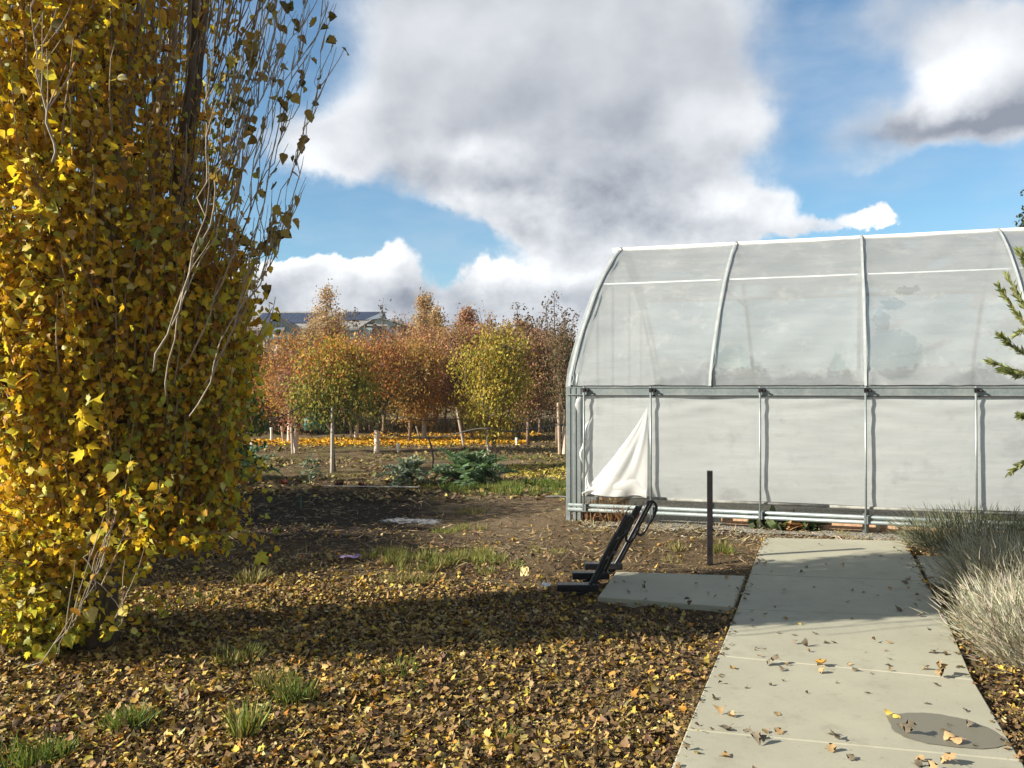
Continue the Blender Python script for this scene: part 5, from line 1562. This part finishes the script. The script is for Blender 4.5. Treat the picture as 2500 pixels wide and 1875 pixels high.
# red lettuce-like plants on the bed edge
def low_plant(loc, r, n, size, cols, name, label, cat, group, seed, h=.12):
    rng = np.random.default_rng(seed)
    a = rng.uniform(0, 2 * math.pi, n); q = np.sqrt(rng.random(n)) * r
    pos = np.stack([q * np.cos(a) * .5, q * np.sin(a) * .5, rng.uniform(0, h * .4, n)], 1)
    ax = np.stack([np.cos(a), np.sin(a), rng.uniform(.2, 1.4, n)], 1)
    W, Fc = leaf_arrays(pos, ax, np.stack([-np.cos(a) * .3, -np.sin(a) * .3, np.ones(n)], 1) + rng.normal(0, .2, (n, 3)), size * rng.uniform(.6, 1.2, n), tmpl_poplar(), rng, .35, .25)
    o = fast_mesh(name, [(W, Fc, pick(rng, n, cols, np.ones(len(cols)), .2), 0)], [M_LEAF2]); o.location = (loc.x, loc.y, -.02)
    tag(o, label, cat, group); return o
REDS = [(.20, .03, .035), (.14, .04, .04), (.10, .045, .03)]
for i, (x, y, lb) in enumerate(((612, 1043, 'bright red leaf clump at the edge of the shade'), (733, 1048, 'dark red clump left of the thin ground pipe end'), (785, 1052, 'dull maroon clump on the bed edge'), (845, 1047, 'small maroon clump nearest the silvery artichoke'), (500, 1047, 'pinkish red clump by the poplar'), (530, 1043, 'red green clump second from the poplar'))):
    low_plant(P(x, y), .10, 16, .075, REDS if i < 4 else [(.42, .15, .12), (.30, .06, .06), (.10, .16, .05)], 'lettuce', lb, 'plant', 'red leaf plants along the bed', 600 + i)
for i, (x, y, s, lb) in enumerate(((1640, 1133, .12, 'low green weed left of the pink leaf at the greenhouse foot'), (1668, 1137, .14, 'broad green weed in the gravel at the greenhouse foot'), (1747, 1138, .13, 'round green weed right of the pink leaf'),)):
    low_plant(P(x, y), .20, 30, s, [(.13, .18, .09), (.18, .23, .12), (.10, .14, .06)], 'weed', lb, 'weed', 'weeds at the greenhouse foot', 620 + i, .1)
low_plant(P(1728, 1140), .05, 5, .20, [(.55, .30, .17)], 'dry_leaf', 'large curled pink tan leaf leaning on the kick board', 'leaf', None, 640)
low_plant(P(1690, 1130, .05), .05, 3, .1, [(.55, .35, .2)], 'dry_leaf', 'small tan leaf behind the green weed', 'leaf', None, 641)

# ------------------------------------------------------------------ leaf litter, chips, straw
rng = np.random.default_rng(2024)
def sample_wedge(n, y0, y1, side=1.12, power=1.0):
    y = y0 + (y1 - y0) * rng.random(n) ** power
    x = (rng.random(n) * 2 - 1) * (.63 * y * side + .15)
    return np.stack([x, y], 1)
LIT = []
CY = [(.56, .41, .08), (.47, .335, .105), (.39, .27, .11), (.31, .20, .085), (.20, .13, .065), (.11, .072, .04), (.50, .27, .05), (.58, .48, .22)]
def litter(pts, size, cols, w, tm, lift=.016, tilt=.42, curl=.38):
    n = len(pts)
    if n == 0: return
    z = ground_z(pts) + rng.random(n) ** 2 * lift + .004
    pos = np.concatenate([pts, z[:, None]], 1)
    a = rng.uniform(0, 2 * math.pi, n)
    ax = np.stack([np.cos(a), np.sin(a), rng.normal(0, tilt * .55, n)], 1)
    nr = np.stack([rng.normal(0, tilt, n), rng.normal(0, tilt, n), np.ones(n)], 1)
    W, Fc = leaf_arrays(pos, ax, nr, size, tm, rng, curl, .3)
    mn = W[:, :, 2].min(1); gz = z - .004
    W[:, :, 2] += np.maximum(0, gz - .012 - mn)[:, None]
    LIT.append((W, Fc, pick(rng, n, cols, w, .18), 0))
def dens_near(p):
    """more leaves below and in front of the poplar, fewer by the path and behind"""
    x, y = p[:, 0], p[:, 1]
    d = .33 + .72 * np.exp(-((x + 2.2) ** 2 / 5.5 + (y - 4.6) ** 2 / 7.0)) + .55 * (vnoise(p, 1.3, 15) - .35) + .35 * (vnoise(p, 4.0, 16) - .5)
    d *= np.clip((11.5 - y) / 4.5, .06, 1)
    d *= np.where((y > 7.3) & (x > -.2 - 0 * x), .45, 1)
    return d
for nn, y0, y1, sc in ((74000, 2.3, 4.6, 1.0), (74000, 4.6, 7.0, 1.0), (44000, 7.0, 10.0, 1.0), (14000, 10.0, 14.0, 1.1)):
    p = sample_wedge(nn, y0, y1)
    p = p[rng.random(len(p)) < dens_near(p)]
    p = p[~on_path(p)]
    lx, ly = gh_local(p); p = p[~((lx > .2) & (ly > -.15))]
    yel = np.exp(-((p[:, 0] + 2.0) ** 2 / 5 + (p[:, 1] - 5.0) ** 2 / 9)) + .25 * vnoise(p, .9, 33)
    isy = rng.random(len(p)) < np.clip(.07 + .58 * yel, 0, .58)
    if y1 <= 5.5: isy &= rng.random(len(p)) < .85
    h = rng.random(len(p)) < .5
    for sel, w in ((isy, [2.4, 2.4, 2, 1, .4, .2, 1.2, .9]), (~isy, [.25, .6, 1.3, 2.6, 2.8, 2.2, .5, .12])):
        for hh, tm in ((h & (rng.random(len(p)) < .6), tmpl_poplar()), (~h, tmpl_lobed()), (h & (rng.random(len(p)) < .5), tmpl_small(.22))):
            q = p[sel & hh]
            litter(q, (.013 + .033 * rng.random(len(q)) ** 2.2) * sc, CY, w, tm)
# spill along the right side of the path
t = rng.random(900); base = np.array([[PR[0].lerp(PR[-1], k).x, PR[0].lerp(PR[-1], k).y] for k in t])
q = base + np.stack([np.abs(rng.normal(.08, .14, 900)), rng.normal(0, .05, 900)], 1); q = q[~on_path(q)]
litter(q, rng.uniform(.015, .04, len(q)), CY, [1, 1, 1.5, 2, 2, 1.5, .8, .3], tmpl_lobed())
# bits creeping over the path edges
for A_, B_, sgn in ((PL[0], PL[-1], 1), (PR[0], PR[-1], -1)):
    t = rng.random(420); base = np.array([[A_.lerp(B_, k).x, A_.lerp(B_, k).y] for k in t])
    q = base + np.stack([sgn * (rng.exponential(.035, 420) - .02), rng.normal(0, .03, 420)], 1)
    pos = np.concatenate([q, np.full((420, 1), .016)], 1); a = rng.uniform(0, 6.28, 420)
    W, Fc = leaf_arrays(pos, np.stack([np.cos(a), np.sin(a), rng.normal(0, .15, 420)], 1), np.stack([rng.normal(0, .25, 420), rng.normal(0, .25, 420), np.ones(420)], 1), rng.uniform(.008, .030, 420), tmpl_lobed(), rng, .3, .3)
    W[:, :, 2] += np.maximum(0, .014 - W[:, :, 2].min(1))[:, None]
    LIT.append((W, Fc, pick(rng, 420, CY, [.6, .8, 1.5, 2, 2.5, 2, .5, .3], .18), 0))
# small stones and straw along the greenhouse foot
nst = 5000
lx = rng.uniform(.2, 7.5, nst); ly = -.30 + rng.normal(0, .22, nst)
pw = np.stack([GH_O.x + GU.x * lx + GV.x * ly, GH_O.y + GU.y * lx + GV.y * ly], 1); pw = pw[~on_path(pw)]
litter(pw, rng.uniform(.012, .035, len(pw)), [(.40, .37, .30), (.28, .25, .20), (.50, .47, .40), (.18, .15, .11)], [2, 3, 1, 2], tmpl_small(.45), .006, .4, .2)
pw = pw[: len(pw) // 2] + rng.normal(0, .12, (len(pw) // 2, 2)); pw = pw[~on_path(pw)]
litter(pw, rng.uniform(.04, .14, len(pw)), [(.46, .37, .22), (.36, .27, .15), (.52, .44, .30)], [2, 2, 1], tmpl_blade(.04), .02, .3, .2)
# bark chips and shredded straw
p = sample_wedge(60000, 2.3, 9.5); p = p[~on_path(p)]; lx, ly = gh_local(p); p = p[~((lx > .2) & (ly > -.2))]
w = np.clip(.3 + (p[:, 0] + 1.5) * .35, .15, 1); p = p[rng.random(len(p)) < w]
CHV = tmpl_blade(.10)
litter(p, rng.uniform(.012, .05, len(p)), [(.16, .10, .06), (.09, .06, .04), (.28, .20, .12), (.42, .34, .24), (.05, .035, .025)], [3, 3, 2, .8, 2], CHV, .012, .25, .1)
p = sample_wedge(16000, 7.5, 17); p = p[~on_path(p)]; lx, ly = gh_local(p); p = p[~((lx > .2) & (ly > -.6))]
litter(p, rng.uniform(.04, .16, len(p)), [(.36, .27, .14), (.26, .18, .10), (.44, .36, .22), (.15, .10, .06)], [2, 2, 1, 2], tmpl_blade(.05), .02, .35, .2)
# orchard floor: a strip of gold leaves and scattered ones
n = 24000
x = rng.uniform(-8.6, .4, n); y = 25.2 + rng.normal(0, .68, n) + .15 * (x + 4) * .3
keep = (vnoise(np.stack([x, y], 1), 1.1, 9) > .22) & (x > -8.4 + .8 * np.abs(y - 25))
p = np.stack([x, y], 1)[keep]
litter(p, rng.uniform(.05, .10, len(p)), [(.80, .48, .03), (.75, .38, .02), (.62, .30, .03), (.85, .58, .08)], [3, 2, 1, 1], tmpl_small(.38), .04, .5, .3)
n = 2600; x = rng.uniform(-5, 1, n); y = rng.normal(30, 1.5, n); p = np.stack([x, y], 1)
litter(p, rng.uniform(.05, .10, len(p)), [(.70, .40, .03), (.60, .30, .03)], [1, 1], tmpl_small(.38), .05, .6, .3)
n = 2600; x = rng.uniform(-.1, 1.6, n); y = rng.normal(16.2, .8, n); p = np.stack([x, y], 1); p = p[vnoise(p, 2, 5) > .4]
litter(p, rng.uniform(.04, .08, len(p)), [(.42, .36, .06), (.50, .40, .08)], [1, 1], tmpl_small(.38), .04, .5, .3)
p = np.stack([rng.uniform(-12, 10, 44000), rng.uniform(12, 34, 44000)], 1); lx, ly = gh_local(p); p = p[~((lx > 0) & (ly > -.3))]; p = p[vnoise(p, .5, 14) > .42]
litter(p, rng.uniform(.04, .10, len(p)), [(.36, .26, .10), (.22, .15, .08), (.12, .08, .05), (.40, .33, .10), (.16, .17, .06)], [2, 3, 2, 1, 1], tmpl_small(.35), .04, .5, .3)
o = fast_mesh('fallen_leaves', LIT, [M_DRY]); tag(o, 'thick litter of fallen yellow and brown leaves with bark chips', kind='stuff')

# ------------------------------------------------------------------ leaves on the path, one by one
LEAFPOS = [(1290, 325, 1, 3), (1495, 378, 1, 3), (1565, 372, 1, 3), (1230, 424, 1, 3), (1392, 420, 1.2, 2), (1318, 410, .8, 3), (1450, 377, .8, 3), (1680, 494, 1.5, 3), (1210, 445, .9, 3),
           (1133, 533, 1, 3), (1265, 512, .7, 3), (1437, 527, .8, 3), (1488, 534, 1, 3), (1608, 521, 1.1, 2), (1690, 514, 1.2, 2), (1550, 547, .8, 3), (1415, 576, .9, 3), (1088, 602, .8, 3), (1048, 630, .8, 3), (1135, 651, 1.1, 2), (1200, 679, .8, 0),
           (1437, 652, .8, 3), (990, 689, .8, 3), (1105, 716, .8, 3), (1175, 724, 1.2, 3), (1268, 719, 1, 3), (1180, 762, 1.1, 3), (1225, 773, 1.2, 3), (1320, 760, 1, 3), (1352, 757, .9, 3), (1240, 799, .8, 2), (1037, 784, 1, 2), (1022, 820, .9, 2), (1002, 793, .7, 2),
           (1538, 757, 1.3, 2), (1602, 759, 1.2, 2), (1495, 800, .6, 2), (1585, 793, .7, 2), (1648, 617, 1.5, 3), (1722, 600, 1, 3), (1780, 698, 1.3, 3), (1736, 640, 1, 3), (1803, 802, 1.5, 3), (1604, 834, 1, 3), (1600, 862, 1.1, 3), (1610, 882, .7, 2),
           (1080, 855, 1.5, 3), (1122, 880, 1.3, 3), (1142, 859, .7, 2), (1300, 860, 1.6, 1), (1296, 885, 1.5, 2), (1424, 856, .7, 2), (1449, 882, 1.1, 3), (1765, 875, 1.4, 2), (1832, 909, 1.5, 2), (1816, 949, 1.2, 3), (1525, 897, .7, 3),
           (1127, 928, .6, 3), (1364, 936, .6, 3), (1505, 983, 1, 3), (1232, 982, .6, 3), (1070, 947, .7, 3), (1770, 1029, .8, 3), (820, 1007, 1.2, 2), (838, 1070, 1.4, 2), (890, 1085, 1.3, 2), (1100, 1074, 1.3, 2), (960, 958, .8, 3),
           (800, 1140, 1.1, 2), (870, 1142, 1.5, 3), (1047, 1157, 1.3, 2), (1110, 1158, 1.2, 2), (985, 1196, 1.5, 3), (1035, 1196, 1, 3), (1338, 1164, 1.2, 2), (1362, 1190, 1.4, 3), (1338, 1238, 1.2, 2), (1435, 1275, 1.4, 3), (862, 1262, 1.3, 2), (1000, 1330, .7, 2),
           (695, 1236, 1.4, 3), (1615, 1084, 1.6, 0), (1650, 1140, 1, 3), (1690, 1172, 1.5, 3), (1872, 1124, 1.1, 3), (1970, 1132, 1.4, 3), (1848, 1152, 1, 3), (1885, 1195, 1.9, 2), (1985, 1216, .8, 3), (1740, 1281, 1.4, 2), (1730, 1308, 1.2, 3), (1865, 1295, 1.7, 2), (1945, 1062, .8, 3), (1800, 1330, 1.2, 2),
           (370, 490, 1, 3), (412, 486, 1, 3), (505, 492, .9, 3), (735, 497, 1.2, 3), (872, 474, 1.1, 2), (432, 535, 1.1, 3), (500, 517, 1, 3), (510, 566, .9, 3), (820, 558, 1, 3), (790, 543, .9, 3), (480, 586, .9, 3), (700, 590, 1.6, 3), (884, 505, .8, 3),
           (1770, 505, 2.0, 1), (1820, 575, 1.2, 1)]
LCOL = {0: (.62, .46, .10), 1: (.66, .36, .06), 2: (.44, .30, .15), 3: (.20, .165, .12)}
LNAME = {0: 'yellow', 1: 'orange', 2: 'tan', 3: 'grey brown'}
rng = np.random.default_rng(88)
SH = ['curled', 'flat', 'cupped', 'folded']
for i, (cx, cy, s, ci) in enumerate(LEAFPOS):
    x, y = 1150 + .48 * cx, 1018 + .48 * cy
    p = P(x, y, .03); sz = .028 * s * rng.uniform(.85, 1.15)
    a = rng.uniform(0, 6.28)
    cur = .32 if s > 1 else .2
    lv = []
    parts_ = 1 if s < 1.45 else 2
    mbs = []
    ax = np.array([[math.cos(a), math.sin(a), rng.normal(0, .15)]] * parts_) + rng.normal(0, .5, (parts_, 3)) * (parts_ - 1)
    pos = np.zeros((parts_, 3)); pos[:, :2] = rng.normal(0, .02, (parts_, 2)) * (parts_ - 1)
    W, Fc = leaf_arrays(pos, ax, np.array([[rng.normal(0, .4), rng.normal(0, .4), 1.0]] * parts_), np.full(parts_, sz), tmpl_lobed() if rng.random() < .6 else tmpl_poplar(), rng, cur, .45)
    W -= W.mean(axis=(0, 1)); mn = W[:, :, 2].min(); W[:, :, 2] += .0135 - mn
    C = np.array([LCOL[ci]] * parts_) * (1 + rng.normal(0, .12, (parts_, 1)))
    st = MB(); st.tube([tuple(W[0, 0]), tuple(W[0, 0] - ax[0] * sz * .4 + np.array([0, 0, .004]))], .0011, 3, col=LCOL[ci], mi=0)
    o = fast_mesh('fallen_leaf', [(W, Fc, C.clip(.01, .9), 0)], [M_DRY], extra=st); o.location = (p.x, p.y, 0)
    where = 'on the short side slab' if cx < 900 and 470 < cy < 600 else ('on the wet stain' if ci == 3 and cx > 1600 and 1110 < cy < 1230 else ('in the far shaded part of the path' if cy < 640 else ('on the middle of the path' if cy < 1000 else 'on the near end of the path')))
    side = '' if 'slab' in where or 'stain' in where else (' near its left edge' if (x - 1450) < .2 * (2200 - 1450) + (1659 - y) * .40 - 20 else (' toward its right edge' if cx > 1550 else ''))
    tag(o, ('large ' if s > 1.4 else 'small ' if s < .85 else '') + LNAME[ci] + ' leaf ' + where + side, 'leaf', 'dry leaves scattered on the concrete')

# ------------------------------------------------------------------ grass
GP, GA, GN, GSZ, GC = [], [], [], [], []
GRN = [(.12, .20, .035), (.18, .24, .05), (.26, .28, .07), (.08, .14, .03)]
STR = [(.34, .29, .11), (.26, .25, .08), (.20, .22, .06), (.40, .33, .16)]
def tuft(x, y, r, h, n, cols, stretch=1.0, sp=None):
    c = P(x, y)
    if n > 250:
        for _ in range(max(3, n // 60)):
            tuft_at(c.x + rng.normal(0, r * .6) * stretch, c.y + rng.normal(0, r * .6), .07, h * rng.uniform(.6, 1.1), 60, cols)
    else: tuft_at(c.x, c.y, r, h, n, cols)
def tuft_at(cx, cy, r, h, n, cols):
    a = rng.uniform(0, 2 * math.pi, n); q = np.sqrt(rng.random(n)) * r
    p = np.stack([cx + q * np.cos(a), cy + q * np.sin(a)], 1)
    z = ground_z(p)
    GP.append(np.concatenate([p, z[:, None]], 1))
    sp_ = rng.uniform(.1, .8, n)
    GA.append(np.stack([np.cos(a) * sp_, np.sin(a) * sp_, np.ones(n)], 1) + rng.normal(0, .15, (n, 3)))
    GN.append(rng.normal(0, 1, (n, 3)) + np.stack([np.cos(a), np.sin(a), np.zeros(n)], 1)); GSZ.append(h * rng.uniform(.4, 1.1, n))
    GC.append(pick(rng, n, cols, np.ones(len(cols)), .2))
for args in ((960, 1210, .35, .13, 1500, STR + GRN[:2], 1.5), (1020, 1195, .25, .12, 700, GRN[1:3] + STR[:2]), (900, 1250, .2, .1, 400, STR), (850, 1190, .15, .10, 240, STR), (545, 1248, .10, .16, 130, STR), (440, 1290, .1, .1, 60, STR),
             (1180, 1185, .3, .07, 400, STR), (50, 1650, .13, .12, 700, GRN, 1.2), (290, 1565, .12, .10, 300, GRN), (530, 1575, .05, .17, 90, GRN[1:3] + STR[:1]), (545, 1560, .05, .14, 60, GRN), (640, 1500, .09, .12, 240, GRN + STR[:1]), (600, 1470, .12, .10, 200, STR + GRN), (520, 1420, .12, .12, 120, STR + GRN), (860, 1440, .1, .1, 60, GRN),
             (1085, 1570, .05, .08, 60, GRN[1:3]), (1150, 1060, .55, .16, 2400, GRN + STR[:1], 1.6), (1180, 1050, .3, .18, 900, GRN), (1080, 1050, .35, .14, 900, GRN[1:]), (1000, 1055, .5, .13, 1400, GRN), (930, 1050, .4, .10, 700, STR[1:3] + GRN[1:2]), (1010, 1130, .2, .10, 300, STR + GRN[:1]), (1020, 1100, .2, .09, 250, STR), (960, 1140, .15, .08, 200, GRN[1:3]),
             (1155, 985, .6, .10, 900, GRN + STR), (1090, 990, .5, .08, 400, STR + GRN), (820, 985, .7, .09, 900, GRN + STR, 2), (650, 985, .8, .08, 800, STR + GRN, 2), (730, 1030, .6, .07, 900, STR + GRN[:2], 2), (600, 1025, .5, .07, 700, STR + GRN[:2], 2),
             (1840, 1300, .03, .06, 0, STR), (1385, 1280, .03, .07, 30, STR), (1555, 1185, .07, .13, 140, STR + GRN[1:3]), (1575, 1190, .04, .1, 60, GRN[1:3]), (1463, 1180, .06, .12, 80, STR), (1450, 1200, .1, .07, 60, STR),
             (1500, 1145, .8, .045, 700, STR, 1.4), (1750, 1150, .6, .05, 900, STR, 1.6), (1880, 1150, .4, .06, 600, STR, 1.5)):
    x_, y_, r_, h_, n_, c_ = args[:6]
    if n_: tuft(x_, y_, r_, h_, n_, c_, args[6] if len(args) > 6 else 1.0)
# straw bunch at the greenhouse corner
for k in range(9):
    q = GH_O + GU * rng.uniform(.1, .75) + GV * rng.uniform(-.12, .35)
    tuft_at(q.x, q.y, .12, .26, 60, [(.34, .20, .11), (.42, .28, .16), (.26, .15, .08)])
for k in range(260):     # thin orchard grass in patches
    x_, y_ = rng.uniform(-10, 9), rng.uniform(12, 34)
    if vnoise(np.array([[x_, y_]]), .35, 41)[0] > .52 and not (gh_local(np.array([[x_, y_]]))[0][0] > 0 and gh_local(np.array([[x_, y_]]))[1][0] > -.3):
        tuft_at(x_, y_, .35, .09, 50, GRN[1:3] + STR)
W, Fc = leaf_arrays(np.concatenate(GP), np.concatenate(GA), np.concatenate(GN), np.concatenate(GSZ), tmpl_blade(.035), rng, .35, .1)
o = fast_mesh('grass', [(W, Fc, np.concatenate(GC), 0)], [M_GRASS]); tag(o, 'tufts of green and straw coloured grass', kind='stuff')

# ------------------------------------------------------------------ wiry grey bushes on the right
def wire_bush(loc, r, h, n, cols, label, seed, name='lavender_bush', blade=.026, lean=.5):
    rng = np.random.default_rng(seed)
    a = rng.uniform(0, 2 * math.pi, n); q = np.sqrt(rng.random(n)) * r
    base = np.stack([q * np.cos(a) * .74, q * np.sin(a) * .74, np.zeros(n)], 1)
    dome = np.sqrt(np.clip(1 - (q / r) ** 2 * .72, 0.05, 1))
    out_ = np.stack([np.cos(a) * q / r * lean, np.sin(a) * q / r * lean, dome * 1.0], 1) + rng.normal(0, .17, (n, 3))
    L_ = h * rng.uniform(.6, 1.12, n) * (.62 + .55 * vnoise(base, 6, seed))
    st = rng.uniform(.15, .95, n)[:, None]
    u = unit(out_)
    start = base + u * (st * L_[:, None])
    seg = L_ * rng.uniform(.12, .3, n)
    W, Fc = leaf_arrays(start, u + rng.normal(0, .22, (n, 3)), rng.normal(0, 1, (n, 3)), np.minimum(seg, .10), tmpl_blade(blade), rng, .12, .3)
    root = empty(name, (loc[0], loc[1], -.02)); tag(root, label, 'bush', 'wiry grey bushes along the path')
    tw = MB()
    for k in range(120):
        i = rng.integers(n); tw.tube([tuple(base[i] * .6), tuple(base[i] + u[i] * L_[i] * .8)], [.005, .002], 3, col=(.22, .18, .13), cap=False, mi=1)
    fast_mesh('stems', [(W, Fc, pick(rng, n, cols, np.ones(len(cols)), .18), 0)], [M_GREY, M_TWIG], root, extra=tw)
PALE = [(.45, .42, .33), (.50, .48, .38), (.37, .34, .26), (.28, .28, .20), (.57, .54, .43)]
wire_bush((3.36, 4.72), .66, .52, 38000, PALE, 'pale straw grey lavender bush overhanging the near right path edge', 71)
wire_bush((3.92, 5.95), .70, .52, 34000, PALE, 'pale lavender bush behind the nearest one beside the path', 72)
wire_bush((4.75, 5.3), .8, .6, 5000, PALE, 'pale lavender bush reaching in from the right edge', 73)
GG = [(.16, .18, .11), (.22, .23, .15), (.12, .14, .07), (.30, .29, .20)]
wire_bush((4.50, 8.05), .60, .47, 9000, GG, 'loose grey green bush between path end and greenhouse', 74, blade=.028, lean=.8)
wire_bush((5.15, 7.6), .62, .50, 8000, [(.15, .17, .06), (.20, .22, .08), (.26, .24, .12)], 'olive green bush in front of the greenhouse at the right edge', 75, blade=.026)

# willowy shrub entering from the right
rng = np.random.default_rng(91)
root = empty('oleander_shrub', (3.55, 4.75, 0)); tag(root, 'narrow leaved green shrub whose branch tips enter at the right edge', 'shrub')
tw = MB(); PP, AA, NN, SS, CC = [], [], [], [], []
def br_(pts_img, d0, d1, dens=1.0):
    n_ = len(pts_img)
    b = [D(x, y, d0 + (d1 - d0) * i / (n_ - 1)) - Vector((3.55, 4.75, 0)) for i, (x, y) in enumerate(pts_img)]
    path = smooth_path([(.0, 0, .9)] + [tuple(v) for v in b], 8)
    tw.tube(path, list(np.linspace(.012, .003, len(path))), 5, col=(.20, .17, .08), mi=1)
    P_ = np.array([tuple(v) for v in path[6:]])
    nl = int(len(P_) * 5 * dens)
    t = rng.random(nl) * (len(P_) - 1); k = np.minimum(t.astype(int), len(P_) - 2)
    pos = P_[k] + (P_[k + 1] - P_[k]) * (t - k)[:, None]
    fw = unit(P_[k + 1] - P_[k])
    PP.append(pos); AA.append(fw * 1.0 + unit(rng.normal(0, 1, (nl, 3))) * .55); NN.append(rng.normal(0, 1, (nl, 3))); SS.append(rng.uniform(.036, .058, nl)); CC.append(pick(rng, nl, [(.36, .42, .17), (.44, .49, .22), (.26, .34, .12), (.50, .54, .32)], [2, 2, 1, 1], .12))
for pts_, d0, d1 in (([(2360, 1000), (2300, 900), (2240, 820), (2190, 800), (2140, 782)], 4.6, 4.5), ([(2360, 950), (2290, 850), (2230, 780), (2190, 750), (2160, 725)], 4.6, 4.5), ([(2370, 900), (2300, 800), (2230, 720), (2185, 660), (2157, 618)], 4.6, 4.6),
                     ([(2370, 850), (2290, 740), (2230, 680), (2200, 640), (2180, 600)], 4.6, 4.6), ([(2380, 800), (2300, 700), (2250, 620), (2215, 570), (2205, 545)], 4.7, 4.6), ([(2380, 900), (2280, 820), (2240, 800), (2200, 810), (2170, 800)], 4.5, 4.4),
                     ([(2380, 1100), (2300, 1010), (2250, 980), (2210, 1000), (2180, 1020)], 4.5, 4.4), ([(2380, 1080), (2300, 980), (2250, 930), (2220, 905), (2205, 900)], 4.5, 4.4), ([(2380, 760), (2320, 640), (2280, 560), (2240, 500), (2225, 480)], 4.7, 4.7), ([(2400, 800), (2330, 700), (2270, 660), (2235, 700), (2200, 720)], 4.5, 4.4)):
    br_(pts_, d0, d1)
W, Fc = leaf_arrays(np.concatenate(PP), np.concatenate(AA), np.concatenate(NN), np.concatenate(SS), tmpl_small(.12), rng, .2, .2)
fast_mesh('crown', [(W, Fc, np.concatenate(CC), 0)], [M_LEAF2, M_TWIG], root, extra=tw)
mb = MB(); mb.tube([(0, 0, -.05), (.02, 0, .5), (0, 0, .95)], [.035, .03, .022], 8); mb.build('trunk', M_BARKB, root, smooth=True)

# ------------------------------------------------------------------ faint haze in the air
mb = MB(); mb.box((0, 60, 7.0), (340, 200, 17.0))
m, nt, out = new_mat('air')
pv = N(nt, 'ShaderNodeVolumePrincipled')
pv.inputs['Color'].default_value = (.86, .90, 1.0, 1)
pv.inputs['Density'].default_value = .0006
pv.inputs['Anisotropy'].default_value = .3
nt.links.new(pv.outputs[0], out.inputs['Volume'])
hz = mb.build('haze', m); tag(hz, 'thin pale haze in the autumn air', kind='stuff')
scene.cycles.volume_bounces = 0
